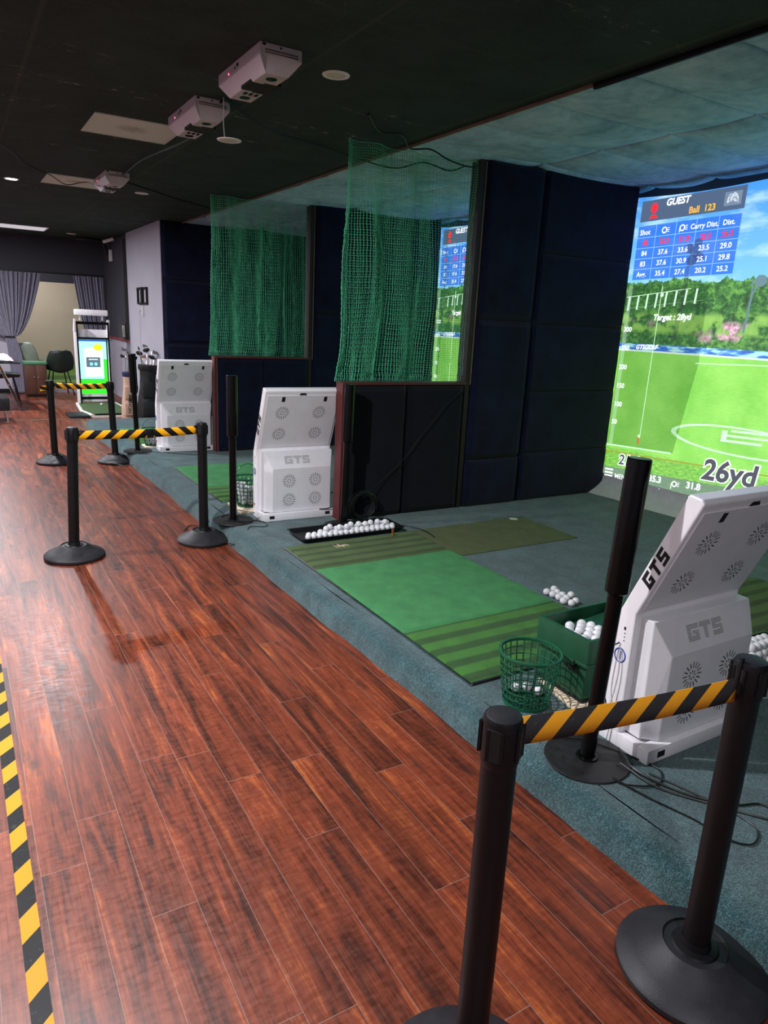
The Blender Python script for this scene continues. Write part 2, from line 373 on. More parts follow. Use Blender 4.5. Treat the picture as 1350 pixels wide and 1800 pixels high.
# grey pier, then the wall further on with the dark board on it
struct(MB().box(2.68, 2.86, 10.84, 13.15, 0, CZ).build('wall_right', M['grey_wall']))
struct(MB().box(2.74, 2.9, 13.15, 15.4, 0, CZ).build('wall_right_far', M['grey_wall']))
# far wall with its opening (x .95-2.74) into the end bay
mb = MB(); mb.box(-3.2, .93, 15.4, 15.52, 0, CZ); mb.box(.93, 2.9, 15.4, 15.52, 2.27, CZ)
struct(mb.build('wall_far', M['grey_wall']))
struct(MB().box(-3.2, 2.74, 15.3, 15.4, 2.26, CZ - .001).build('trim_3', M['dark_wall']))
struct(MB().box(-3.2, .93, 15.38, 15.4, 0, .09).build('baseboard_far', M['black']))
struct(MB().box(.5, 3.4, 15.52, 18.2, 0, .10).build('floor_recess', M['turf_far']))
struct(MB().box(.93, 2.74, 15.47, 15.52, 0, .11).build('trim_4', M['paper']))
struct(MB().box(.4, 3.5, 18.1, 18.2, .1, CZ).build('wall_recess', M['dark_wall']))
mb = MB(); mb.box(.4, .5, 15.52, 18.2, 0, CZ); mb.box(3.4, 3.5, 15.52, 18.2, 0, CZ)
struct(mb.build('wall_recess_sides', M['grey_wall']))
struct(MB().box(.4, 3.5, 15.5, 18.2, CZ, CZ + .1).build('ceiling_recess', M['ceil']))
# bay three end wall, navy padded
struct(MB().box(2.682, 5.6, 10.80, 10.84, 0, CZ + .05).build('wall_bay_end', M['pad']))
o = MB().box(-3.2, 1.6, 11.62, 11.67, 0, .006, bev=.002).build('trim_5', M['pine']); struct(o)
# floor warning tape
o = MB().box(0, .048, 0, 6.5, 0, .0012).build('floor_tape', m_stripes('hazard_floor_tape', .19, .95, 1, 0, yel='cf8f14', dark='101111'), loc=(.008, -1.0, 0))
tag(o, 'yellow and black striped warning tape stuck along the wooden floor', 'floor tape')

# ================================================================== PARTITIONS
def pad(mb_name, x0, x1, z0, z1, y, d, mat, parent, face=-1):
    """upholstered panel bulging from a partition face"""
    def f(u, v):
        e = min(u, 1 - u) * (x1 - x0); h = min(v, 1 - v) * (z1 - z0); e = min(e, h)
        b = d * min(1, (e / .035)) ** .5
        b += .004 * noise.noise(Vector((x0 + u * 3, z0 + v * 3, y)))
        return (x0 + u * (x1 - x0), y + face * b, z0 + v * (z1 - z0))
    m = MB(); m.grid(26, 26, f); return m.build(mb_name, mat, parent, fix=False)
def partition(y, label, bay_depth=5.45):
    t = thing('bay_partition', label, 'partition wall', (2.5, y, PZ))
    h = 1.06
    MB().box(.012, 1.14, .0, .10, 0, h).build('low_wall', M['padlow'], t)
    MB().box(-.005, 0.02, -.004, .104, 0, h + .02).build('end_board', M['maroon'], t)
    MB().box(.02, .028, -.008, 0, 0, h).build('edge_strip', M['pine'], t)
    MB().box(0, 1.16, -.012, .112, h, h + .018, bev=.003).build('sill', M['maroon'], t)
    MB().box(1.14, 1.185, -.01, .11, 0, CZ - PZ).build('post', M['darkpost'], t)
    MB().box(1.186, 1.196, -.016, -.006, h, CZ - PZ - .01).build('edge_strip', M['pine'], t)
    MB().box(1.185, bay_depth - 2.5, .0, .10, 0, CZ - PZ + .03).build('high_wall', M['padlow'], t)
    for x0, x1 in ((.03, .565), (.57, 1.135)):
        pad('wall_pad', x0, x1, .005, h - .005, 0, .035, M['padlow'] if y < 6 else M['pad'], t)
        pad('wall_pad', x0, x1, .005, h - .005, .1, .035, M['pad'], t, 1)
    for z0, z1 in ((.0, .415), (.42, 1.59), (1.595, 2.81)):
        pad('wall_pad', 1.2, 1.80, z0, z1, 0, .045, M['pad'], t); pad('wall_pad', 1.2, 1.80, z0, z1, .1, .045, M['pad'], t, 1)
    for z0, z1 in ((.0, .447), (.45, .997), (1.0, 1.577), (1.58, 2.16), (2.163, 2.81)):
        pad('wall_pad', 1.803, bay_depth - 2.5, z0, z1, 0, .035, M['pad'], t); pad('wall_pad', 1.803, bay_depth - 2.5, z0, z1, .1, .035, M['pad'], t, 1)
    return t
partition(4.76, 'dark padded partition wall closing the nearest hitting bay, lower in front under the net')
partition(7.86, 'dark padded partition wall between the two farther hitting bays')
for k, (x0, x1) in enumerate(((2.685, 3.7), (3.72, 4.55), (4.57, 5.45))):
    for z0, z1 in ((.13, 1.2), (1.22, 2.1), (2.12, 2.89)):
        struct(pad('trim_end_padding', x0, x1, z0, z1, 10.80, .04, M['pad'], None))

# ================================================================== NETS
def net(y, label, seed):
    rnd = random.Random(seed); X0, X1, Z0, Z1 = 2.5, 3.62, 1.205, 2.88
    t = thing('safety_net', label, 'net', (X0, y, Z0), 0)
    NU, NV = 66, 92; H = Z1 - Z0; W = X1 - X0
    def P(u, v):
        s = u + .020 * noise.noise(Vector((u * 17, v * .8, seed + 3))) + .020 * noise.noise(Vector((u * 8, v * 1.6, seed)))   # cords bunch together
        s -= u * .0 if v > .3 else 0
        x = s * W - .05 * (1 - v) ** 5 * (1 - u)
        x += .006 * noise.noise(Vector((u * 22, v * 26, seed + 5)))
        zz = v + .010 * noise.noise(Vector((u * 6, v * 9, seed + 9))) * (1 if 0.02 < v < .98 else 0) - .02 * math.sin(PI * min(1, u)) * (v > .6) * (v - .6)
        yy = .035 * math.sin(u * 24 + 3 * noise.noise(Vector((v * 1.5, 0, seed)))) + .03 * noise.noise(Vector((u * 5, v * 3, seed)))
        return Vector((x, yy * (1 if v > .03 else .4), zz * H))
    m = MB()
    for i in range(NU + 1):
        m.tube([P(i / NU, j / (NV)) + Vector((.0022 * (-1) ** (j + i), 0, 0)) for j in range(NV + 1)], .00135, 3, cap=False)
    for j in range(NV + 1):
        m.tube([P(i / NU, j / NV) + Vector((0, 0, .002 * (-1) ** i)) for i in range(NU + 1)], .0011, 3, cap=False)
    m.build('mesh', M['net'], t, fix=False)
    m = MB(); off = Vector((.007, .022, .006))      # the spare width of the net doubled back behind
    Q = lambda u, v: P(u * .96 + .02, v) + off + Vector((.006 * math.sin(v * 9 + u * 15), .01 * math.sin(u * 19), 0))
    for i in range(0, int(NU * .72)): m.tube([Q(i / NU, j / NV * .985) for j in range(NV + 1)], .0013, 3, cap=False)
    for j in range(0, NV, 2): m.tube([Q(i / NU, j / NV) for i in range(int(NU * .72))], .0010, 3, cap=False)
    m.build('folded_layer', M['net'], t, fix=False)
    m = MB(); m.tube([P(0, j / 60) + Vector((.002, -.002, 0)) for j in range(61)], .003, 5)
    m.tube([P(i / 40, 1) for i in range(41)], .003, 5); m.build('edge_cord', M['net'], t, fix=False)
    return t
net(4.81, 'green net hanging above the low wall beside the nearest bay, bright screen behind it', 2)
net(7.91, 'green net hanging above the farther low wall, all dark behind it', 5)

# ================================================================== BARRIER POSTS
def stanchion(x, y, label, lx=0, ly=0, rz=0, h=.89):
    t = thing('barrier_post', label, 'barrier post', (x, y, 0), rz)
    r = .195
    MB().lathe([(.0, 0), (r - .012, 0), (r, .008), (r, .022), (r - .012, .034), (.15, .047), (.11, .070), (.088, .086), (.083, .089), (.080, .083), (.0, .083)], 48).build('base', M['blackr'], t)
    MB().lathe([(.060, .083), (.056, .0885), (.040, .092), (.0355, .11)], 40).build('collar', M['black'], t)
    a = Vector((0, 0, .09)); b = Vector((lx, ly, h - .09)); c = Vector((lx * 1.12, ly * 1.12, h))
    MB().cyl(a, b, .0345, seg=32).build('pole', M['black'], t)
    hd = MB(); hd.tube([b - Vector((0, 0, .012)), b, c - Vector((0, 0, .006)), c], [.0345, .0375, .0375, .035], 32)
    hd = hd.build('head', M['black'], t)
    m = MB()
    for k in range(4):
        an = k * PI / 2 + .35
        mt = Matrix.Translation(b + Vector((0, 0, .045))) @ Matrix.Rotation(an, 4, 'Z')
        m = MB(); m.box(.035, .041, -.017, -.011, -.035, .03, mat=mt); m.box(.035, .041, .011, .017, -.035, .03, mat=mt); m.box(.034, .0395, -.012, .012, -.035, .03, mat=mt, mi=1)
        m.build('belt_slot', [M['black'], M['slot']], hd)
    MB().lathe([(0, .0), (.0285, 0), (.0335, -.002), (.035, -.006)], 32, c=tuple(c + Vector((0, 0, .002)))).build('cap', M['blackr'], t)
    return t
S1 = stanchion(.822, .878, 'nearest barrier post, cut off at the bottom, left end of the nearest belt', 0, 0, .2, h=.95)
S2 = stanchion(1.554, .840, 'barrier post with big round base in the lower right corner', .0, .0, -.4, h=.92)
S3 = stanchion(.585, 4.99, 'black barrier post on the wooden floor at left, left end of the middle belt', .034, 0, .1)
S4 = stanchion(1.49, 5.01, 'black barrier post against the carpet step, right end of the middle belt', 0, 0, .5)
S5 = stanchion(.85, 8.33, 'farthest left black barrier post, left end of the farthest belt', .0, 0, .2)
S6 = stanchion(1.45, 8.18, 'farther barrier post with tangled cables at its base, right end of the farthest belt', -.02, 0, .3)

def belt(a, b, label, mat, sag=.012, w=.046, joint=False, twist=0.0):
    a = Vector(a); b = Vector(b); d = b - a; L = d.length; ang = math.atan2(d.y, d.x)
    t = thing('barrier_belt', label, 'barrier belt', a, ang)
    def f(u, v):
        z = (b.z - a.z) * u - sag * 4 * u * (1 - u) + (v - .5) * w
        return (u * L, (v - .5) * twist * math.sin(u * PI), z)
    m = MB(); m.grid(40, 2, f)
    o = m.build('webbing', mat, t, fix=False)
    so = o.modifiers.new('thickness', 'SOLIDIFY'); so.thickness = .0014
    MB().box(-.006, .004, -.004, .004, -.027, .027, bev=.002).build('end_clip', M['black'], t)
    MB().box(L - .004, L + .006, -.004, .004, -.027, .027, bev=.002).build('end_clip', M['black'], t)
    if joint:
        j = MB().box(L * joint - .022, L * joint + .022, -.006, .006, -sag - .028, -sag + .026, bev=.004).build('buckle', M['black'], t)
    return t
belt((.862, .876, .905), (1.514, .842, .850), 'nearest belt of yellow and black slanted stripes, lower right of the scene', m_stripes('belt_near', .128, 1.0, yel='ffb02a', dark='38383a', duty=.52), sag=.006, w=.062)
belt((.655, 4.992, .838), (1.452, 5.01, .842), 'middle yellow and black belt whose stripes change direction at a black buckle', m_stripes('belt_middle', .112, -1.1, yel='fcb41c', dark='17171b', chevron=.47), sag=.01, w=.06, joint=.59)
belt((.89, 8.325, .84), (1.395, 8.19, .845), 'farthest yellow and black belt in front of the far putting machine', m_stripes('belt_far', .1, -1.0, yel='fcb41c', dark='17171b'), sag=.01, w=.058)
m = MB(); m.grid(10, 2, lambda u, v: (-.045 - .055 * math.sin(u * PI), -.02 + .05 * u, .815 + (v - .5) * .058 - .02 * u)); m.build('belt_tail', m_stripes('belt_tail', .07, 1.0, yel='fcb41c', dark='17171b', axis_u=1), S5, fix=False)
# ================================================================== SLEEVED POLES
def pole(x, y, top, label, lx=0, ly=0, disc=True):
    t = thing('sleeved_pole', label, 'pole', (x, y, PZ))
    MB().lathe([(0, 0), (.154, 0), (.156, .003), (.154, .008), (.05, .010), (0, .010)], 56).build('base_plate', M['iron'], t)
    MB().lathe([(.042, .009), (.040, .016), (.030, .018)], 28).build('collar', M['gloss'], t)
    H = top - PZ; d = Vector((lx, ly, 0)); pt = lambda z: d * (z / H) + Vector((0, 0, z))
    MB().cyl(pt(.01), pt(.70), .0275, seg=28).build('tube', M['gloss'], t)
    m = MB(); m.tube([pt(.655), pt(.66), pt(H - .004), pt(H)], [.036, .041, .041, .038], 28); m.build('sleeve', M['gloss'], t)
    m = MB()
    for k in range(4):
        a = k * PI / 2 + .6; m = MB(); m.lathe([(0, .0112), (.006, .0108), (.006, .009)], 10, c=(.11 * math.cos(a), .11 * math.sin(a), 0)); m.build('screw', M['iron'], t)
    return t
pole(1.88, 1.545, 1.252, 'tall black sleeved pole on a round plate, beside the nearest white kiosk', .06, .0)
pole(1.735, 5.055, 1.225, 'tall black sleeved pole at the platform edge, left of the middle white kiosk')
pole(1.685, 8.13, 1.195, 'tall black sleeved pole at the platform edge, left of the farthest white kiosk', -.02, 0)
pole(2.455, 4.60, 1.2, 'tall black sleeved pole against the dark partition, behind the tray of golf balls', .02, 0)

# ================================================================== KIOSKS
def vent(mb, f, n=16, r0=.010, r1=.026, r2=.030, r3=.055):
    for k in range(n):
        a = 2 * PI * k / n
        for (p, q) in (((r0, r1 if k % 2 else r1 * .8), (r2, r3)) if k % 2 == 0 else ((r2, r3 * .98),)):
            c, s = math.cos(a), math.sin(a); h = .0021
            mb.add([f(p * c - h * s, p * s + h * c), f(q * c - h * s, q * s + h * c), f(q * c + h * s, q * s - h * c), f(p * c + h * s, p * s - h * c)], [(0, 1, 2, 3)])
def kiosk(x, y, rz, label, num, marker=True):
    W = .62
    t = thing('swing_kiosk', label, 'kiosk', (x, y, PZ), rz)
    # foot frame
    m = MB(); m.box(0, W, 0, .05, 0, .058, bev=.004); m.box(0, .035, .05, .235, 0, .058, bev=.004); m.box(W - .035, W, .05, .235, 0, .058, bev=.004); m.box(.035, W - .035, .06, .22, .012, .05)
    ft = m.build('foot', M['white'], t)
    for vx in (.055, W - .095): MB().box(vx, vx + .04, -.0015, .004, .018, .042).build('foot_slot', M['slot'], ft)
    # body: slab profile in (y,z), leaning back to the player at the top
    prof = [(.140, .055), (.140, .545), (-.055, 1.006), (-.045, 1.022), (.005, 1.03), (.225, .51), (.225, .055)]
    m = MB(); m.prism(prof, lambda u, v, d: (d, u, v), .0, W)
    b = m.build('body', M['white'], t)
    bv = b.modifiers.new('edge', 'BEVEL'); bv.width = .006; bv.segments = 2; bv.limit_method = 'ANGLE'
    # screen on the player's side (unseen from here)
    nrm = Vector((0, .52, .22)).normalized(); dn = Vector((0, -.22, .52)).normalized()
    base = Vector((0, .225, .51)); 
    m = MB()
    q = [base + dn * .06 + Vector((.04, 0, 0)), base + dn * .06 + Vector((W - .04, 0, 0)), base + dn * .53 + Vector((W - .04, 0, 0)), base + dn * .53 + Vector((.04, 0, 0))]
    m.add([p + nrm * .0 for p in q] + [p + nrm * .003 for p in q], [(0, 3, 2, 1), (4, 5, 6, 7), (0, 1, 5, 4), (1, 2, 6, 5), (2, 3, 7, 6), (3, 0, 4, 7)])
    m.build('display', M['gloss'], t)
    # upper rear door, a thin plate on the leaning rear face
    a0 = Vector((0, .140, .545)); up = (Vector((0, -.055, 1.006)) - a0); UL = up.length; up.normalize(); no = Vector((0, -up.z, up.y)).normalized()
    fu = lambda u, v, d=0.0: a0 + Vector((u, 0, 0)) + up * v + no * d
    m = MB(); m.prism([(.022, .02), (W - .022, .02), (W - .022, UL - .035), (.022, UL - .035)], lambda u, v, d: fu(u, v, d), 0.0005, .005)
    dr = m.build('rear_door', M['white2'], t)
    for vx in (.155, .455):
        for vv in (UL * .64, UL * .27):
            m = MB(); vent(m, lambda p, q, vx=vx, vv=vv: fu(vx + p, vv + q, .0056)); m.build('upper_vent', M['slot'], dr, fix=False)
    for vx in (.135, .475):
        m = MB(); m.prism([(vx, UL - .085), (vx + .026, UL - .085), (vx + .026, UL - .045), (vx, UL - .045)], lambda u, v, d: fu(u, v, d), .0052, .0062); m.build('door_slot', M['slot'], dr)
    m = MB(); m.prism([(.27, UL - .032), (.33, UL - .032), (.32, UL - .016), (.28, UL - .016)], lambda u, v, d: fu(u, v, d), .0006, .0026)
    m.build('latch_slot', M['slot'], dr)
    # lower rear box: straight sides then a bevel into the front face, sloping top
    x0, x1, xb = .035, W - .012, .055
    yb, ys, yf = .145, .075, .028
    zb, zt, zs = .06, .53, .405
    V = [(x0, yb, zb), (x1, yb, zb), (x1, yb, zt), (x0, yb, zt), (x0, ys, zb), (x1, ys, zb), (x1, ys + .01, zt), (x0, ys + .01, zt),
         (x0 + xb, yf, zb), (x1 - .03, yf, zb), (x1 - .03, yf, zs), (x0 + xb, yf, zs)]
    F = [(3, 2, 1, 0), (0, 1, 5, 4), (2, 3, 7, 6), (0, 4, 7, 3), (1, 2, 6, 5), (8, 9, 10, 11), (4, 5, 9, 8), (6, 7, 11, 10), (4, 8, 11, 7), (5, 6, 10, 9)]
    bx = MB().add(V, F).build('lower_box', M['white2'], t)
    bv = bx.modifiers.new('edge', 'BEVEL'); bv.width = .003; bv.segments = 2; bv.limit_method = 'ANGLE'
    for vx in (.225, .445):
        for vz in (.305, .155):
            m = MB(); vent(m, lambda p, q, vx=vx, vz=vz: Vector((vx + p, yf - .0008, vz + q))); m.build('lower_vent', M['slot'], bx, fix=False)
    # perforated letters on the sloping top of the box
    A = Vector((0, yf, zs)); Bp = Vector((0, ys + .01, zt)); sl = (Bp - A); SL = sl.length; sl.normalize(); sn = Vector((0, -sl.z, sl.y))
    m = MB(); hh = .058; cell = hh / 9
    for i in range(int(LOGO_W * 9) + 1):
        for j in range(10):
            if in_logo(i / 9, j / 9):
                c = A + Vector((.20 + i * cell * 1.15, 0, 0)) + sl * (SL * .28 + j * cell) + sn * .0008; s = .0019
                m.add([c + Vector((-s, 0, 0)) - sl * s, c + Vector((s, 0, 0)) - sl * s, c + Vector((s, 0, 0)) + sl * s, c + Vector((-s, 0, 0)) + sl * s], [(0, 1, 2, 3)])
    m.build('perforated_lettering', M['slot'], bx, fix=False)
    # lettering on the left side, running up the lean; port holes, number sticker
    m = MB(); sd = Vector((0, -.195, .461)).normalized(); so = Vector((0, sd.z, -sd.y))
    st = Vector((-.0012, .098, .655)); hh = .050
    for p in LOGO:
        pts = [st + sd * ((a + .22 * b_) * hh) + so * (b_ * hh) for a, b_ in p]
        m.add(pts, [(0, 1, 2, 3)])
    m.build('side_lettering', M['slot'], b, fix=False)
    m = MB()
    for k, zz in enumerate((.455, .44, .425, .47)): m.box(-.0012, .001, .175, .179 if k != 3 else .183, zz, zz + (.004 if k != 3 else .012))
    m.build('port', M['slot'], b)
    if marker:
        m = MB(); cy, cz = .185, .365; rr = .027
        m.tube([Vector((-.0006, cy + rr * .9 * math.cos(a * PI / 14), cz + rr * math.sin(a * PI / 14))) for a in range(28)], .0026, 5, closed=True)
        add_text(m, num, .044, lambda u, v: (-.0012, cy + .010 - u, cz - .015 + v), bold=.0022)
        m.build('number_mark', M['blue'], b, fix=False)
    m = MB(); m.cyl((-.004, .19, .10 + .0), (.001, .19, .10), .009, seg=16); m.build('red_button', M['red'], b)
    return t
kiosk(2.045, 1.408, 0.0, 'large white kiosk in the right foreground with a blue circled number one on its side', '1')
kiosk(1.925, 4.925, -.03, 'white kiosk with eight round vents just left of the nearest partition', '2')
kiosk(1.905, 7.985, -.02, 'farthest white kiosk with eight round vents, behind the middle belt', '3')

# ================================================================== HITTING MATS
def mat_block(name, parent, x0, x1, y0, y1, mat, h=.014):
    def f(u, v):
        x = x0 + u * (x1 - x0); y = y0 + v * (y1 - y0)
        e = 0 if min(u, 1 - u, v, 1 - v) < 1e-6 else 1
        return (x + (0 if e else 0), y, h * (1 if e else .5) + .0015 * noise.noise(Vector((x * 6, y * 6, 2))))
    m = MB(); m.grid(60, max(8, int(60 * (y1 - y0) / (x1 - x0))), f); m.box(x0 + .001, x1 - .001, y0 + .001, y1 - .001, 0, h * .5); return m.build(name, mat, parent, fix=False, sharp=180)
t = thing('hitting_mat', 'large bright green hitting mat with striped turf at both ends, nearest bay', 'golf mat', (1.83, 2.18, PZ))
mat_block('striped_turf', t, 0, 1.04, 0, .565, M['stripe']); mat_block('green_turf', t, 0, 1.04, .567, 1.60, M['turf']); mat_block('tee_turf', t, 0, 1.04, 1.602, 2.09, M['olive'])
MB().box(-.014, -.002, -.012, 2.09, 0, .010).build('edge_trim', M['metal'], t)
m = MB(); m.box(-.002, 1.04, -.012, -.001, 0, .012); m.build('edge_trim', M['blackr'], t)
t = thing('hitting_mat', 'green hitting mat left of the middle kiosk, behind the middle barrier', 'golf mat', (1.83, 5.6, PZ))
mat_block('striped_turf', t, 0, 1.04, 0, .56, M['stripe']); mat_block('green_turf', t, 0, 1.04, .562, 1.52, M['turf'])
MB().box(-.014, -.002, -.01, 1.52, 0, .010).build('edge_trim', M['metal'], t)
t = thing('hitting_mat', 'farthest green hitting mat, glimpsed left of the farthest kiosk', 'golf mat', (1.79, 8.55, PZ))
mat_block('striped_turf', t, 0, 1.04, 0, .5, M['stripe']); mat_block('green_turf', t, 0, 1.04, .502, 1.2, M['turf'])
t = thing('putting_strip', 'flat olive turf strip running from the far end of the nearest mat towards the screen', 'golf mat', (2.88, 3.645, PZ))
mat_block('olive_turf', t, 0, 1.11, 0, .65, M['putt'], .007)
MB().lathe([(0, .0085), (.035, .0085), (.035, .007)], 24, c=(.98, .6, 0)).build('spot_marker', M['paper'], t)
t = thing('putting_strip', 'olive green turf strip behind the nearest kiosk at the right edge', 'golf mat', (2.95, 1.94, PZ))
mat_block('olive_turf', t, 0, 1.5, 0, .56, M['olive'], .01)
o = MB().lathe([(.008, 0), (.008, .045), (.011, .05), (.006, .05), (.006, .002)], 14).build('golf_tee', M['tee'], loc=(2.652, 4.195, PZ + .012)); tag(o, 'short brown rubber tee standing in the striped far end of the mat', 'golf tee')
m = MB()
for k in range(26):
    a = random.uniform(0, PI); x = random.gauss(0, .025); y = random.gauss(0, .012); l = .012
    m.tube([(x - l * math.cos(a), y - l * math.sin(a), .001), (x + l * math.cos(a), y + l * math.sin(a), .003)], .0012, 4)
o = m.build('frayed_turf', M['concrete'], loc=(2.20, 4.13, PZ + .014)); tag(o, 'pale frayed patch worn into the striped far end of the mat', 'worn turf patch', kind='stuff')

# ================================================================== GOLF BALLS
bm = bmesh.new(); bmesh.ops.create_icosphere(bm, subdivisions=3, radius=.02135); BALL = bpy.data.meshes.new('golf_ball'); bm.to_mesh(BALL); bm.free()
BALL.materials.append(M['ball']); BALL.polygons.foreach_set('use_smooth', [True] * len(BALL.polygons))
def ball(x, y, z, label, group):
    o = bpy.data.objects.new('golf_ball', BALL); C.objects.link(o); o.location = (x, y, z); o.rotation_euler = (random.random() * 6, random.random() * 6, 0)
    return tag(o, label, 'golf ball', group)
r = .02135
# black tray with balls at the far end of the mat
t = thing('ball_tray', 'long shallow black tray full of golf balls in front of the middle kiosk', 'tray', (2.39, 4.425, PZ + .011))
def ring_rect(w, d, z, rc=.03, n=5):
    pts = []
    for cx_, cy_, a0_ in ((w - rc, d - rc, 0), (-w + rc, d - rc, PI / 2), (-w + rc, -d + rc, PI), (w - rc, -d + rc, 1.5 * PI)):
        for k in range(n + 1): a = a0_ + k / n * PI / 2; pts.append(Vector((cx_ + rc * math.cos(a), cy_ + rc * math.sin(a), z)))
    return pts
def tray_mesh(layers, top_cap=False):
    m = MB(); L = [ring_rect(*l) for l in layers]; n = len(L[0])
    for a, b in zip(L, L[1:]): m.add(a + b, [(i, (i + 1) % n, n + (i + 1) % n, n + i) for i in range(n)], 0, True)
    m.add(L[0], [tuple(range(n))[::-1]]); m.add(L[-1], [tuple(range(n))]); return m
tray_mesh([(.40, .125, 0), (.42, .143, .026), (.428, .148, .03), (.416, .136, .029), (.396, .12, .006)]).build('shell', M['black'], t, fix=False, sharp=30)
rows = []
for j in range(4):
    for i in range(17):
        x = 2.385 + (i - 8) * .0435 + (.021 if j % 2 else 0); y = 4.335 + j * .039
        if j < 2 or (j == 2 and i > 2) or (j == 3 and i > 3 and random.random() < .6): rows.append((x + random.uniform(-.002, .002), y, PZ + .017 + r))
for i in range(10): rows.append((2.19 + i * .056 + random.uniform(-.006, .006), 4.365 + random.uniform(0, .045), PZ + .017 + r * 2.62))
for x, y, z in rows:
    if x < 2.76: ball(x, y, z, 'white golf ball lying in the long black tray', 'golf balls in the black tray')
# loose balls on the carpet
for x, y in [(2.984, 2.864), (2.911, 2.849), (2.962, 2.816), (2.915, 2.802), (2.960, 2.770), (2.917, 2.755), (2.9, 2.70), (3.01, 2.75), (2.945, 2.722), (2.92, 2.655), (2.965, 2.668)]:
    ball(x, y, PZ + r + .001, 'white golf ball in the loose cluster on the carpet beside the green mat', 'loose golf balls on the carpet')
# green ball box
BX0, BX1, BY0, BY1 = 2.13, 2.62, 1.815, 2.115
t = thing('ball_box', 'dark green plastic ball box with an open tray top, behind the green basket', 'ball box', (BX0, BY0, PZ))
W_, D_ = BX1 - BX0, BY1 - BY0
m = MB(); m.box(.015, W_ - .015, .012, D_ - .012, .022, .185, bev=.008); m.build('lower_body', M['green_pl'], t)
m = MB()
for a in ((0, .022, 0, D_), (W_ - .022, W_, 0, D_), (.022, W_ - .022, 0, .016), (.022, W_ - .022, D_ - .016, D_)): m.box(a[0], a[1], a[2], a[3], .185, .302 if a[0] == 0 or a[1] < W_ else .325, bev=.003)
m.box(-.006, W_ + .006, -.006, D_ + .006, .182, .194, bev=.003)
m.build('tray_top', M['green_pl'], t)
m = MB(); m.add([(.02, .015, .235), (W_ - .02, .015, .265), (W_ - .02, D_ - .015, .265), (.02, D_ - .015, .235)], [(0, 1, 2, 3)]); m.build('tray_floor', M['green_pl'], t)
m = MB(); m.box(-.016, .0, .06, .115, .172, .196, bev=.003); m.box(-.008, .0, .055, .12, .15, .172, bev=.003, mi=1); m.build('latch', [M['green_pl'], M['slot']], t)
MB().box(.01, W_ - .01, .005, D_ - .005, .010, .024).build('skid', M['blackr'], t)
for (x, y, z) in [(2.317, 2.033, .38), (2.25, 2.04, .38), (2.215, 2.01, .38), (2.278, 2.0, .385), (2.245, 1.975, .385), (2.205, 1.955, .38), (2.285, 1.955, .385), (2.245, 1.925, .385), (2.29, 1.915, .385), (2.25, 1.885, .38), (2.33, 1.99, .385), (2.205, 1.91, .38), (2.33, 1.945, .385), (2.30, 1.87, .385)]:
    ball(x, y, z, 'white golf ball in the open top of the dark green box', 'golf balls in the green box')
m = MB()
m.box(0, .46, 0, .02, 0, .012)
for k in range(9): m.box(-.09 + .006 * k, -.09 + .006 * k + .11, .0 + k * .031, .0 + k * .031 + .026, 0, .014, bev=.002)
m.box(.0, .46, 0, .28, .0, .0105)
o = m.build('slatted_board', M['concrete'], loc=(2.17, 1.80, PZ)); tag(o, 'pale slatted board under the dark green ball box', 'board')
m = MB(); m.box(0, .22, 0, .34, 0, .018, bev=.004)
o = m.build('slatted_board', M['concrete'], loc=(1.85, 5.2, PZ)); tag(o, 'pale flat board on the carpet under the wire basket beside the middle kiosk', 'board')
m = MB(); m.box(0, .2, 0, .22, 0, .018, bev=.004)
o = m.build('slatted_board', M['concrete'], loc=(1.80, 8.26, PZ)); tag(o, 'pale flat board under the farthest basket, left of the farthest kiosk', 'board')

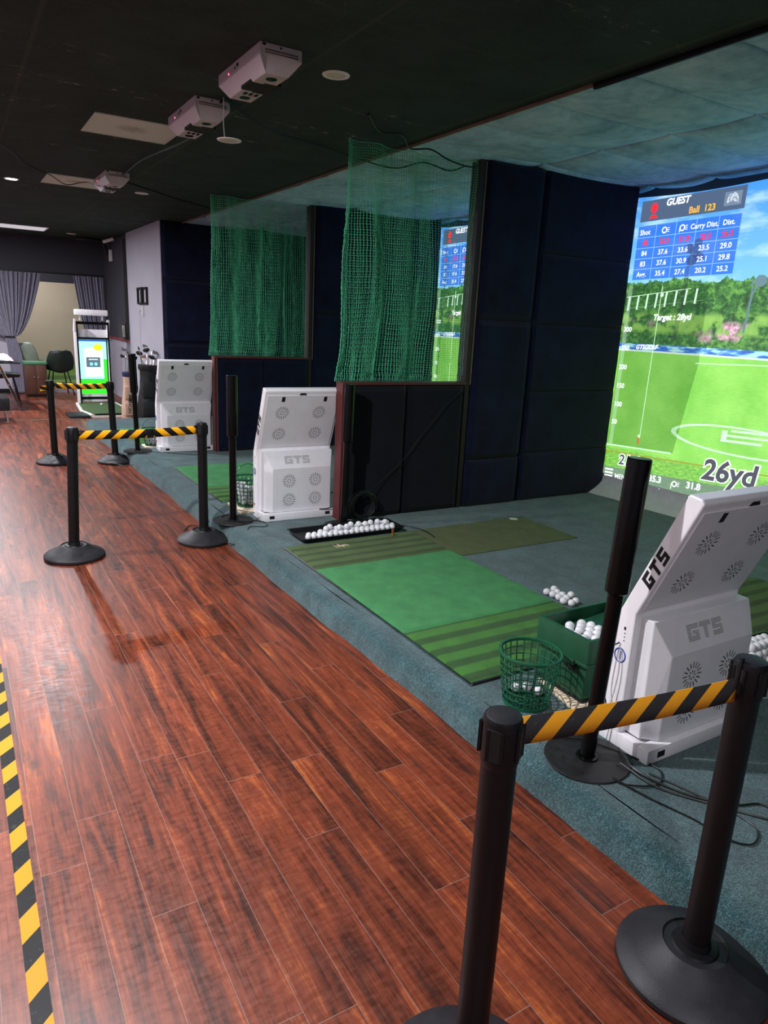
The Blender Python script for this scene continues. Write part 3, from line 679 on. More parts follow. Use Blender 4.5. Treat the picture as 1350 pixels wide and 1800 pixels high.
def basket(x, y, z, label, r0=.096, r1=.126, h=.235, handle=None, nballs=0, grp='', blab='', rib=24, rings=7, mat='basket'):
    t = thing('ball_basket', label, 'basket', (x, y, z)); m = MB()
    R_ = lambda k: r0 + (r1 - r0) * (k ** .8)
    for k in range(rib):
        a = 2 * PI * k / rib
        m.tube([Vector((R_(s / 6) * math.cos(a), R_(s / 6) * math.sin(a), .01 + (h - .01) * s / 6)) for s in range(7)], .003, 5, cap=False)
    for j in range(rings):
        s = j / rings; zz = .012 + (h - .02) * s
        m.tube([Vector((R_(s) * math.cos(a * PI / 24), R_(s) * math.sin(a * PI / 24), zz)) for a in range(48)], .003, 5, closed=True)
    m.build('lattice_wall', M[mat], t, fix=False)
    m = MB(); m.lathe([(r1 + .004, h - .012), (r1 + .008, h - .008), (r1 + .008, h), (r1 + .002, h + .003), (r1 - .003, h), (r1 - .002, h - .012)], 48); m.build('rim', M[mat], t)
    m = MB()
    m.lathe([(r0 + .003, .0), (r0 + .004, .014), (r0 - .002, .014), (r0 - .003, .0)], 40)
    for k in range(-4, 5):
        d = k * r0 / 4.6; l = math.sqrt(max(0, r0 * r0 - d * d)); m.box(d - .003, d + .003, -l, l, .004, .009); m.box(-l, l, d - .003, d + .003, .004, .009)
    m.build('bottom_grid', M[mat], t)
    if handle:
        a = handle; pts = [Vector((math.cos(a) * (r1 + .004) * math.cos(k * PI / 16), math.sin(a) * (r1 + .004) * math.cos(k * PI / 16), h - .005 + .115 * math.sin(k * PI / 16))) for k in range(17)]
        m = MB(); m.tube(pts, .003, 6); m.build('handle', M['black'] if mat != 'basket' else M[mat], t)
    k = 0; lay = 0
    while k < nballs:
        rr = R_(lay * .036 / h) - .03; nn = max(1, int(2 * PI * (rr - .002) / .046)) if rr > .03 else 1
        for q in range(nn):
            if k >= nballs: break
            a = 2 * PI * q / nn + lay * .4; ball(x + rr * math.cos(a), y + rr * math.sin(a), z + .012 + r + lay * .036, blab, grp); k += 1
        n2 = max(1, int(2 * PI * (rr - .046) / .046)) if rr > .06 else 0
        for q in range(n2):
            if k >= nballs: break
            a = 2 * PI * q / n2 + lay; ball(x + (rr - .046) * math.cos(a), y + (rr - .046) * math.sin(a), z + .012 + r + lay * .036, blab, grp); k += 1
        lay += 1
    return t
basket(1.955, 1.965, PZ, 'green plastic lattice basket, almost empty, in front of the dark green box', nballs=3, grp='golf balls at the bottom of the green basket', blab='white golf ball at the bottom of the almost empty green basket')
basket(1.965, 5.385, PZ + .018, 'dark green wire basket of golf balls with a raised handle, left of the middle kiosk', r0=.075, r1=.115, h=.24, handle=.3, nballs=34, grp='golf balls in the basket by the middle kiosk', blab='white golf ball in the dark basket beside the middle kiosk', rib=20, rings=7)
basket(1.89, 8.36, PZ + .018, 'dark basket of golf balls on a board left of the farthest kiosk', r0=.07, r1=.1, h=.2, handle=.2, nballs=24, grp='golf balls in the farthest basket', blab='white golf ball in the farthest dark basket', rib=18, rings=6)
# tray at the right edge with a heap of balls
t = thing('ball_tray', 'black tray heaped with golf balls behind the nearest kiosk at the right edge', 'tray', (3.28, 1.76, PZ))
tray_mesh([(.26, .105, 0), (.28, .125, .045), (.285, .13, .048), (.273, .118, .048), (.255, .10, .006)]).build('shell', M['black'], t, fix=False, sharp=30)
for lay, (nx, ny) in enumerate(((10, 4), (8, 3), (5, 2))):
    for i in range(nx):
        for j in range(ny): ball(3.28 + (i - (nx - 1) / 2) * .0435, 1.76 + (j - (ny - 1) / 2) * .044, PZ + .006 + r + lay * .031, 'white golf ball in the heaped black tray at the right edge', 'golf balls in the tray at the right edge')

# ================================================================== PROJECTED SCREENS
def m_screen():
    g = G('projected_golf_range'); X, Y, Z = g.xyz()       # object space: X right, Z up on the cloth
    U = X; V = Z; P2 = g.comb(U, V, 0.)
    cl = g.noise(g.comb(g.math('MULTIPLY', U, .7), g.math('MULTIPLY', V, 2.2), 0.), scale=2.2, detail=6, rough=.6)
    sky = g.mix(g.mr(V, 2.0, 2.9), tuple(lin('7cc4f2')), tuple(lin('2f86e0')))
    sky = g.mix(g.mr(cl, .48, .68, 0, .8), sky, tuple(lin('c4e8fa')))
    nt = g.noise(P2, scale=26, detail=5, rough=.75); nt2 = g.noise(P2, scale=6, detail=3)
    tree = g.ramp(g.math('ADD', g.math('MULTIPLY', nt, .7), g.math('MULTIPLY', nt2, .3)), [(.38, '17351c'), (.5, '2f6b2a'), (.62, '6fae4a')])
    pk = g.math('MULTIPLY', g.mr(g.noise(g.comb(U, V, 3.), scale=2.6, detail=2), .56, .60), g.math('MULTIPLY', g.mr(V, 1.60, 1.66), g.mr(V, 1.80, 1.74)))
    tree = g.mix(pk, tree, g.ramp(nt, [(.4, 'a86a86'), (.6, 'efc4da')]))
    lawn = g.ramp(nt2, [(.35, '5a9a35'), (.65, '93c25a')])
    tree = g.mix(g.math('MULTIPLY', g.mr(nt2, .44, .5), g.math('MULTIPLY', g.mr(V, 1.66, 1.7), g.mr(V, 1.86, 1.82))), tree, lawn)
    tl = g.math('ADD', g.math('ADD', 1.93, g.math('MULTIPLY', g.noise(g.comb(U, 0., 0.), scale=2.8, detail=6, rough=.75), .34)), g.math('MULTIPLY', nt, .03))
    c = g.mix(g.math('LESS_THAN', V, tl), sky, tree)
    gn = g.noise(g.comb(g.math('MULTIPLY', U, 20), g.math('MULTIPLY', V, 70), 0.), scale=1, detail=4, rough=.7)
    gn2 = g.noise(P2, scale=3, detail=2)
    far = g.ramp(g.math('ADD', g.math('MULTIPLY', gn, .4), g.math('MULTIPLY', gn2, .6)), [(.35, '6fbf3a'), (.65, '94dc5c')])
    rough = g.ramp(gn, [(.35, '3f8f22'), (.65, '8ed248')])
    grass = g.mix(g.mr(V, .56, .60), rough, far)
    bn = g.noise(g.comb(g.math('MULTIPLY', U, 5), g.math('MULTIPLY', V, 20), 0.), scale=1.4, detail=2)
    banner = g.ramp(bn, [(.4, '2e62c8'), (.5, '4f9bdd'), (.56, 'a8e0ea')])
    c = g.mix(g.math('LESS_THAN', V, 1.57), c, banner)
    c = g.mix(g.math('LESS_THAN', V, 1.515), c, tuple(lin('d6efdc')))
    c = g.mix(g.math('LESS_THAN', V, 1.50), c, grass)
    g.color((.25, .25, .25)); g.set(rough=.9, spec=.05); g.L.new(c, g.b.inputs['Emission Color']); g.b.inputs['Emission Strength'].default_value = SCR
    return g.mat
SCR = 0.8
def semi(name, c, a, k=1.0):
    g = G(name); tr = g.n.new('ShaderNodeBsdfTransparent'); em = g.n.new('ShaderNodeEmission'); em.inputs[0].default_value = (*lin(c), 1); em.inputs[1].default_value = k
    mx = g.n.new('ShaderNodeMixShader'); mx.inputs[0].default_value = a; g.L.new(tr.outputs[0], mx.inputs[1]); g.L.new(em.outputs[0], mx.inputs[2]); g.L.new(mx.outputs[0], g.out.inputs[0]); return g.mat
def screen(y, label, full=True):
    H = 2.80; Wd = 3.55 if full else 2.92
    t = thing('projection_screen', label, 'screen', (5.44, y, 0), -PI / 2)     # local x = -world y, local -y = world -x ... facing the bay
    sh = lambda u, v: v + u * (.058 - .014 * v)
    # local frame: +x to the viewer's right, z up, viewer at local -y
    def f(u, v):
        x = u * Wd; z = .30 + v * (2.84 - .30)
        edge = .012 * noise.noise(Vector((v * 4, u * 4, 1)))
        sag = -.05 * math.exp(-((v - 1) ** 2) / .002) * (abs(math.sin(u * 9)) * .4)
        return (x + (edge if u == 0 else 0), .01 * noise.noise(Vector((u * 3, v * 2, 0))) * 0 , z + (sag if v > .98 else 0))
    m = MB(); m.grid(60, 60, f); sc = m.build('picture', MS, t, fix=False)
    def skirt(u, v):
        x = u * (Wd + .02) - .06 * (1 - v) ** 2 * (1 - u); zz = PZ + .004 + v * .185
        return (x, -.17 * (1 - v) ** 2.2 - .012 * math.sin(u * 30 + 2 * math.sin(u * 7)) * (1 - v) - .004, zz + .012 * (1 - v) * (1 + math.sin(u * 21)) * (v > .05))
    m = MB(); m.grid(90, 12, skirt); sk = m.build('skirt', M['skirt'], t, fix=False)
    W_, B_, D_, Y_, R_, LG, DG, OR_, GL = 0, 1, 2, 3, 4, 5, 6, 7, 8
    def quad(m, u0, u1, v0, v1, d, mi=0, shr=True):
        s = sh if shr else (lambda u, v: v)
        m.add([(u0, -d, s(u0, v0)), (u1, -d, s(u1, v0)), (u1, -d, s(u1, v1)), (u0, -d, s(u0, v1))], [(0, 1, 2, 3)], mi)
    def line(m, a, b, w, d, mi=0):
        a = Vector(a); b = Vector(b); n_ = (b - a).normalized(); n_ = Vector((-n_.y, n_.x)) * w / 2
        m.add([(p.x, -d, sh(p.x, p.y)) for p in (a - n_, b - n_, b + n_, a + n_)], [(0, 1, 2, 3)], mi)
    def txt(m, s, u, v, size, d=.006, mk='white', nm='lettering', **k):
        q = MB(); add_text(q, s, size, lambda a, b: (u + a, -d, sh(u + a, v + b)), **k); q.build(nm, E_[mk], sc, fix=False)
    # far objects of the picture: light towers
    m = MB()
    for k in (-.016, 0, .016): line(m, (.645 + k, 2.28), (.60 + k, 1.60), .008, .0045)
    for (a, b, s_) in ((.68, 2.33, .05), (.62, 2.36, .045), (.73, 2.28, .045), (.66, 2.26, .05), (.7, 2.4, .04)):
        m.add([(a + s_ * math.cos(q * PI / 6), -.0045, sh(a, b) + s_ * .9 * math.sin(q * PI / 6)) for q in range(12)], [tuple(range(12))])
    m.build('dark_light_tower', E_['tower'], sc, fix=False)
    m = MB(); line(m, (1.255, 1.98), (1.235, 1.66), .018, .0015); line(m, (1.26, 1.97), (1.30, 2.04), .014, .0015); line(m, (1.25, 1.97), (1.24, 2.08), .012, .0015)
    m.add([(1.31 + .05 * math.cos(q * PI / 8), -.0015, sh(1.3, 2.06) + .045 * math.sin(q * PI / 8)) for q in range(16)], [tuple(range(16))])
    m.build('grey_light_tower', E_['lamp'], sc, fix=False)
    # chart panel, dark see-through
    m = MB(); m.add([(.01, -.002, .60), (.76, -.002, sh(.76, .60)), (.88, -.002, sh(.88, 1.40)), (.86, -.002, sh(.86, 2.06)), (.03, -.002, 2.08)], [(0, 1, 2, 3, 4)]); m.build('chart_panel', E_['dark'], sc, fix=False)
    m = MB(); quad(m, .03, .075, .61, 2.08, .003); 
    line(m, (.04, 1.88), (.84, 1.93), .004, .003); m.build('chart_band', E_['veil'], sc, fix=False)
    m = MB(); line(m, (.0, .60), (.745, .60), .012, .004); line(m, (.385, .70), (.402, 2.06), .006, .004); line(m, (.02, 1.98), (.70, 2.03), .005, .004)
    for k in range(8):
        u = .05 + k * .1; line(m, (u, 1.86 + k * .006), (u + .008, 1.985 + k * .006), .018, .004)
    m.add([(.41 + .018 * math.cos(q * PI / 6), -.0045, 2.0 + .018 * math.sin(q * PI / 6)) for q in range(12)], [tuple(range(12))])
    m.add([(.375 + .014 * math.cos(q * PI / 6), -.0045, .735 + .014 * math.sin(q * PI / 6)) for q in range(12)], [tuple(range(12))])
    # pitch markings: ring and letter E
    n_ = 36
    for q in range(n_):
        a0 = 2 * PI * q / n_; a1 = 2 * PI * (q + 1) / n_; rx, rz = .62, .105; e = .05
        pts = [(1.38 + (rx + k) * math.cos(a), -.002, sh(0, .79) + .05 + (rz + k * .28) * math.sin(a)) for a, k in ((a0, 0), (a1, 0), (a1, e), (a0, e))]
        m.add(pts, [(0, 1, 2, 3)])
    for (a, b, c_, d_) in ((1.20, 1.56, .765, .785), (1.24, 1.60, .81, .828), (1.28, 1.66, .852, .87), (1.20, 1.25, .77, .86)): quad(m, a, b, c_, d_, .002)
    quad(m, .85, 2.4, 1.40, 1.408, .002)
    m.build('white_markings', E_['pale'], sc, fix=False)
    m = MB(); line(m, (0, .535), (2.2, .535), .008, .003); m.build('orange_line', E_['orange'], sc, fix=False)
    m = MB(); line(m, (.372, .70), (.375, .645), .013, .005); m.build('red_golfer', E_['red'], sc, fix=False)
    # name bar
    m = MB(); quad(m, .06, 1.065, 2.625, 2.80, .003); m.build('name_bar', E_['bar'], sc, fix=False)
    m = MB(); quad(m, .88, 1.03, 2.66, 2.765, .004); m.build('icon_tile', E_['tile'], sc, fix=False)
    m = MB()
    for k in range(1, 7):
        rr = k * .0095
        for q in range(8):
            if (q + k) % 5 == 0: continue
            a0 = -.3 + q * .47; a1 = a0 + .42
            m.add([(.955 + (rr + s_) * .8 * math.cos(a), -.005, sh(.955, 2.695) + (rr + s_) * math.sin(a)) for a, s_ in ((a0, 0), (a1, 0), (a1, .0048), (a0, .0048))], [(0, 1, 2, 3)])
    m.build('fingerprint_icon', E_['white'], sc, fix=False)
    m = MB(); m.add([(.2 + .037 * math.cos(q * PI / 10), -.005, 2.735 + .042 * math.sin(q * PI / 10)) for q in range(20)], [tuple(range(20))])
    m.add([(.155, -.005, 2.65), (.245, -.005, 2.65), (.225, -.005, 2.68), (.175, -.005, 2.68)], [(0, 1, 2, 3)]); m.build('person_icon', E_['red'], sc, fix=False)
    # score table
    m = MB(); quad(m, .055, 1.055, 2.13, 2.59, .003); m.build('score_table', E_['tbl'], sc, fix=False)
    m = MB()
    for u in (.25, .455, .655, .862): line(m, (u, 2.13), (u, 2.59), .005, .004)
    for v in (2.49, 2.40, 2.31, 2.22): line(m, (.055, v), (1.055, v), .005, .004)
    m.build('table_rule', E_['rule'], sc, fix=False)
    m = MB(); k = dict(bold=.0012)
    txt(m, 'GUEST', .32, 2.735, .078, shear=.15, bold=.003)
    txt(m, 'Shot', .08, 2.515, .06, **k); txt(m, 'Carry Dist.', .60, 2.515, .058, **k); txt(m, 'Dist.', .90, 2.515, .058, **k)
    for j, row in enumerate((('84', '37.6', '33.6', '23.5', '29.0'), ('83', '37.6', '30.9', '25.1', '29.8'), ('Avg.', '35.4', '27.4', '20.2', '25.2'))):
        for i, s_ in enumerate(row): txt(m, s_, (.152, .352, .555, .758, .958)[i], 2.335 - j * .09, .060, align='CENTER', **k)
    for (u, v) in ((.34, 2.535), (.52, 2.535), (.83, .33)):    # ball and club icons
        m.add([(u + rr * math.cos(a), -.006, sh(u, v) + rr * math.sin(a)) for q in range(16) for a, rr in ((q * PI / 8, .028), (q * PI / 8, .017))], [(2 * q, 2 * q + 2 if q < 15 else 0, 2 * q + 3 if q < 15 else 1, 2 * q + 1) for q in range(16)])
        for z in (-.014, 0, .014): line(m, (u + .028, v + z), (u + .052, v + z * 1.2), .006, .006)
    line(m, (.80, .335), (.80, .28), .008, .006); line(m, (.495, 2.54), (.495, 2.50), .008, .006)
    txt(m, 'Target : 28yd', .35, 1.77, .072, shear=.15, bold=.0025)
    for v, s_ in ((1.67, '300'), (1.50, '250'), (1.325, '200'), (1.15, '150'), (.975, '100'), (.805, '50')): txt(m, s_, .035, v, .062, bold=.0015)
    txt(m, 'GTSGOLF', .20, 1.515, .055, shear=.3, bold=.002)
    m.build('table_icon', E_['white'], sc, fix=False)
    m = MB()
    for i, s_ in enumerate(('85', '35.3', '31.8', '23.5', '26.3')): txt(m, s_, (.152, .352, .555, .758, .958)[i], 2.425, .060, align='CENTER', bold=.002, mk='red', nm='red_lettering')
    txt(None, 'Ball  123', .56, 2.645, .072, bold=.002, mk='amber', nm='orange_lettering')
    # bottom bar and large figures
    m = MB(); quad(m, .0, Wd - .02, .145, .385, .003); m.build('menu_bar', E_['bar2'], sc, fix=False)
    m = MB()
    for k_ in range(3): quad(m, .03, .13, .285 + k_ * .032, .302 + k_ * .032, .006)
    txt(m, 'MENU', .155, .28, .066, bold=.001)
    for u, a_ in ((.55, '35.3'), (.95, '31.8'), (1.38, '7.2')): txt(m, a_, u, .315, .082, bold=.003); txt(m, 'mph', u + .04, .215, .065, bold=.002)
    m.build('menu_icon', E_['white'], sc, fix=False)
    for s_, u, z_, b1, b2 in (('21.4', .18, .135, .012, .003), ('26yd', 1.08, .25, .017, .007)):
        txt(None, s_, u, .425, z_, d=.0045, bold=b1, shear=.1, nm='figure_outline'); txt(None, s_, u, .425, z_, d=.007, bold=b2, shear=.1, mk='figure', nm='figure')
    return t
E_ = dict(tower=semi('screen_dark_tower', '33343c', .6), lamp=emis('screen_lamp_tower', '6d8794', SCR), pale=emis('screen_pale_lines', 'c9efd0', SCR), orange=emis('screen_orange', 'a58330', SCR),
          red=emis('screen_red', 'f03040', SCR), bar=emis('screen_bar', '4d5f7a', SCR), tile=emis('screen_tile', '6f8299', SCR), white=emis('screen_white', 'f2f8ff', SCR),
          tbl=semi('screen_table', '2b5fc4', .85), rule=emis('screen_rule', '8fc0ee', SCR), amber=emis('screen_amber', 'f0b23c', SCR), bar2=semi('screen_menu', '66756f', .8), figure=emis('screen_figure', '52545e', SCR),
          dark=semi('screen_dark_veil', '1c3524', .38), veil=semi('screen_light_veil', 'bcdcc0', .22))
MS = m_screen()
screen(4.755, 'large bright projected golf range picture with score table, nearest bay')
screen(7.83, 'bright projected golf range picture in the second bay, seen through the green net', False)

# ================================================================== CEILING ITEMS
def sensor(y, label):
    L_, W_ = .62, .215
    t = thing('ceiling_sensor', label, 'ceiling sensor', (1.375, y, CZ))
    # cross-section (x, z): vertical upper sides, chamfers to a narrow bottom
    prof = [(0, 0), (0, -.055), (.045, -.115), (.165, -.115), (.215, -.055), (.215, 0)]
    m = MB()
    ends = [(p[0], p[1]) for p in prof]; n_ = len(prof)
    y0, y1 = 0, L_
    def taper(p, e): return (e + (.05 if p[1] < -.1 else 0) * (1 if e == 0 else -1))
    vs = [(p[0], taper(p, y0), p[1]) for p in prof] + [(p[0], taper(p, y1), p[1]) for p in prof]
    m.add(vs, [tuple(range(n_))[::-1], tuple(range(n_, 2 * n_))] + [(i, (i + 1) % n_, n_ + (i + 1) % n_, n_ + i) for i in range(n_)])
    b = m.build('housing', M['sensor'], t); bv = b.modifiers.new('edge', 'BEVEL'); bv.width = .003; bv.segments = 2; bv.limit_method = 'ANGLE'
    m = MB(); m.box(.035, .1, .22, .36, -.1175, -.08); m.box(.1, .19, .2, .38, -.1165, -.1); m.build('lens_recess', M['slot'], b)
    for yy in (.12, .5): m = MB(); m.lathe([(0, -.0012), (.028, -.0012), (.028, 0)], 20, c=(.105, yy, -.116)); m.build('camera_window', M['gloss'], b)
    for k in range(3): MB().box(.07 + k * .03, .088 + k * .03, .40, .44, -.1175, -.114).build('indicator_window', M['gloss'], b)
    m = MB()
    for i in range(22):
        for j in range(2): m.box(.025 + i * .0078, .029 + i * .0078, -.0012, .002, -.032 - j * .011, -.027 - j * .011)
    m.box(.012, .028, -.0015, .002, -.014, -.004); m.box(.10, .109, -.0015, .002, -.016, -.008)
    m.box(-.0012, .002, .30, .33, -.030, -.016); m.box(-.0012, .002, .345, .36, -.036, -.024); m.build('vent_slot', M['slot'], b)
    MB().lathe([(0, .0015), (.005, .0015), (.005, 0)], 12, mat=Matrix.Translation((0, .45, -.035)) @ Matrix.Rotation(-PI / 2, 4, 'Y')).build('red_light', E_led, b)
    MB().box(.03, .19, .05, L_ - .05, -.002, .004).build('mounting_plate', M['black'], t)
    return t
E_led = emis('red_led', 'ff3a5c', 5)
sensor(3.56, 'largest of the three pale ceiling sensor boxes, nearest the camera')
sensor(4.62, 'middle pale ceiling sensor box, between the nearest one and the square light panel')
sensor(7.50, 'farthest pale ceiling sensor box, hanging beside the farther light panel')

def downlight(x, y, z, label, lit, r_=.072, tilt=None):
    t = thing('ceiling_downlight', label, 'ceiling light', (x, y, z))
    if tilt: t.rotation_euler = tilt
    MB().lathe([(r_ * .74, 0.0), (r_ * .74, -.001), (r_ * .8, -.006), (r_, -.004), (r_ + .002, 0)], 40).build('ring', M['white'], t)
    MB().lathe([(0, -.0015), (r_ * .5, -.002), (r_ * .76, -.003)], 32).build('lens', E_lamp if lit else M['lgrey'], t)
    return t
    return t
E_lamp = emis('lamp_lens', 'ffeef6', 26)
downlight(1.875, 3.76, CZ, 'round unlit recessed ceiling light right of the nearest ceiling sensor', False)
t = downlight(1.576, 4.6, 2.685, 'round unlit ceiling light dangling from its cable under the middle sensor', False)
m = MB(); m.tube(smooth_path([(-.035, -.02, 0), (-.045, -.03, .08), (-.05, -.05, .16), (-.052, -.06, .213)]), .0028, 6); m.build('cable', M['wcable'], t)
downlight(1.95, 8.62, CZ, 'small round unlit ceiling light beyond the farther light panel', False)
downlight(1.98, 14.2, CZ, 'tiny unlit ceiling light near the far dark header', False, .08)
downlight(.682, 8.765, CZ, 'glowing round ceiling light at the left edge, left of the farther light panel', True)
for (x, y, p, rr) in LAMPS:
    if (x, y) not in ((.682, 8.765),):
        hid = x < .0 or y < 0
        downlight(x, y, CZ, 'lit round ceiling light outside the picture, unseen, of a set partly added for fill', True, .072)['group'] = 'unseen ceiling lights, partly added for fill'
def panel(x, y, w_, d_, label, lit=False):
    t = thing('ceiling_panel', label, 'light panel', (x, y, CZ))
    m = MB()
    m.box(0, w_, 0, .018, -.006, .0); m.box(0, w_, d_ - .018, d_, -.006, 0); m.box(0, .018, .018, d_ - .018, -.006, 0); m.box(w_ - .018, w_, .018, d_ - .018, -.006, 0)
    m.build('frame', M['lgrey'], t)
    MB().box(.018, w_ - .018, .018, d_ - .018, -.003, 0).build('diffuser', M_diff if not lit else E_pan, t)
g = G('dusty_diffuser'); X_ = g.xyz(); dd = g.math('SQRT', g.math('ADD', g.math('POWER', g.math('ADD', X_[0], -.3), 2.0), g.math('POWER', g.math('ADD', X_[1], -.3), 2.0)))
g.color(g.mix(g.math('MULTIPLY', g.mr(dd, .13, .05), g.mr(g.noise(scale=30), .4, .6, .3, .8)), tuple(lin('d4d6d0')), tuple(lin('8c877c')))); g.set(rough=.6); M_diff = g.mat
E_pan = emis('lit_panel', 'cfc8cf', .55)
panel(.95, 5.43, .6, .6, 'unlit square ceiling light panel left of the middle ceiling sensor')
panel(.95, 8.10, .6, .62, 'farther unlit square ceiling light panel next to the farthest ceiling sensor')
panel(.62, 13.52, .93, .68, 'farthest pale ceiling light panel at the left edge above the curtain', True)

def cable(name, pts, label, r_=.0045, mat='cable', n=8, cat='cable'):
    p0 = Vector(pts[0]); m = MB(); m.tube(smooth_path([Vector(p) - p0 for p in pts], n), r_, 6)
    return tag(m.build(name, M[mat], loc=tuple(p0), fix=False), label, cat)
cz = CZ - .008
cable('ceiling_cable', [(-.2, 5.6, cz), (.47, 6.83, cz - .02), (.69, 7.58, cz - .01), (.95, 7.9, cz - .04), (1.12, 8.15, cz - .07), (1.3, 8.1, cz - .03), (1.42, 7.65, cz - .13), (1.58, 7.9, cz - .01), (2.3, 8.6, cz), (2.95, 9.0, cz - .02)], 'black cable drooping along the ceiling past the farthest sensor box')
cable('ceiling_cable', [(1.5, 7.95, cz), (1.53, 7.4, cz - .01), (1.51, 6.6, cz - .02), (1.57, 5.6, cz - .05), (1.56, 5.0, cz - .05), (1.53, 4.6, cz - .002)], 'black cable sagging along the ceiling between the middle and farthest sensor boxes', .007)
cable('ceiling_cable', [(1.53, 4.55, cz), (1.83, 4.78, cz - .03), (2.1, 4.98, cz - .03), (2.44, 5.15, cz - .01), (2.95, 5.3, cz - .03), (3.15, 5.2, cz - .06), (3.3, 5.05, cz - .02), (3.5, 4.98, cz - .06), (3.61, 4.9, cz - .02)], 'black cable running from the dangling light across to the green net', .006)
cable('ceiling_cable', [(2.35, 4.25, cz), (2.55, 4.45, cz - .03), (2.75, 4.5, cz - .01), (2.95, 4.7, cz - .03), (3.1, 4.66, cz - .02), (3.25, 4.64, cz - .07), (3.45, 4.66, cz - .085), (3.6, 4.70, cz - .05)], 'black cable looping under the ceiling in front of the nearest green net', .006)

# cables on the platform
fz = PZ + .006
cable('floor_cable', [(1.84, 1.71, fz + .008), (1.9, 1.66, fz + .01), (1.96, 1.6, fz + .01), (2.04, 1.46, fz), (2.06, 1.36, fz), (1.98, 1.31, fz), (1.88, 1.36, fz + .002), (1.86, 1.40, fz + .01), (1.9, 1.26, fz), (1.94, 1.13, fz), (1.95, 1.03, fz), (2.0, .97, fz), (2.08, 1.0, fz), (2.09, 1.09, fz), (2.05, 1.25, fz), (2.01, 1.37, fz)], 'thin black cable looping over the carpet in front of the nearest kiosk', .0032)
cable('floor_cable', [(2.02, 1.52, fz + .012), (1.97, 1.40, fz + .01), (2.02, 1.25, fz), (2.12, 1.12, fz), (2.22, 1.07, fz), (2.2, .98, fz), (2.06, 1.16, fz), (1.97, 1.30, fz), (1.95, 1.45, fz + .012)], 'second black cable coiled on the carpet at the foot of the nearest pole', .0038)
cable('side_cable', [(2.041, 1.60, PZ + .415), (2.02, 1.62, PZ + .38), (2.01, 1.63, PZ + .25), (2.015, 1.60, PZ + .15), (1.99, 1.62, PZ + .03), (1.985, 1.625, PZ + .016)], 'thin dark cable plugged into the left side of the nearest kiosk', .0028)
cable('side_cable', [(2.038, 1.59, PZ + .40), (2.034, 1.58, PZ + .30), (2.03, 1.59, PZ + .18), (2.02, 1.61, PZ + .07), (2.0, 1.635, PZ + .016)], 'thin grey cable hanging down the left side of the nearest kiosk beside the darker one', .0022, 'skirt')
m = MB(); random.seed(3)
for k in range(11):
    rr = .085 + .03 * random.random(); ox, oz = random.uniform(-.02, .02), random.uniform(-.015, .015); tl = random.uniform(-.35, .35)
    m.tube([Vector((ox + rr * 1.05 * math.cos(a * PI / 16), .012 * math.sin(a * PI / 16 + k) + (k - 5) * .004, .125 + oz + rr * math.sin(a * PI / 16 + tl * .2))) for a in range(32)], .0035, 5, closed=True)
o = m.build('cable_coil', M['cable'], loc=(2.66, 4.672, PZ + .002), fix=False); tag(o, 'thick coil of black cable leaning on the dark partition behind the ball tray', 'cable coil')
cable('wall_cable', [(2.66, 4.665, PZ + .19), (2.85, 4.70, .44), (3.05, 4.705, .60), (3.2, 4.705, .78), (3.3, 4.705, .88), (3.42, 4.705, 1.02), (3.55, 4.705, 1.12), (3.6, 4.72, 1.19)], 'thin black cable rising across the dark partition from the coil', .0025)
cable('wall_cable', [(2.72, 4.62, fz), (2.8, 4.48, fz + .002), (2.9, 4.36, fz + .012), (2.95, 4.2, fz + .012), (2.93, 4.05, fz + .008)], 'thin black cable lying across the turf beside the ball tray', .003)
cable('floor_cable', [(1.42, 5.3, .006), (1.5, 5.42, .006), (1.57, 5.35, .02), (1.66, 5.25, .10), (1.72, 5.2, PZ + .012), (1.8, 5.12, PZ + .014), (1.86, 5.0, PZ + .008), (1.93, 4.9, PZ + .008), (1.90, 4.8, PZ + .006), (1.78, 4.82, PZ + .008), (1.72, 4.72, .1), (1.64, 4.72, .04), (1.60, 4.85, .02)], 'thin dark cable looping round the plate of the pole beside the middle kiosk', .003)
cable('floor_cable', [(1.82, 5.3, PZ + .024), (1.88, 5.2, PZ + .024), (1.95, 5.05, PZ + .03), (1.86, 4.95, PZ + .012), (1.7, 5.0, PZ + .014), (1.66, 5.12, PZ + .013), (1.78, 5.25, PZ + .012)], 'second thin cable across the round plate left of the middle kiosk', .003)
cable('kiosk_cable', [(2.40, 4.915, PZ + .062), (2.46, 4.90, PZ + .066), (2.52, 4.895, PZ + .078), (2.56, 4.90, PZ + .06), (2.555, 4.9, PZ + .012), (2.49, 4.86, PZ + .006)], 'black cable drooping over the foot of the middle kiosk', .0045)
cable('floor_cable', [(1.36, 8.0, .03), (1.5, 7.93, .006), (1.56, 8.02, .006), (1.5, 8.1, .03), (1.58, 7.96, .008), (1.66, 8.0, .12), (1.62, 7.9, .05), (1.52, 7.88, .006), (1.44, 7.95, .01)], 'small tangle of black cable at the base of the farthest right post', .004)
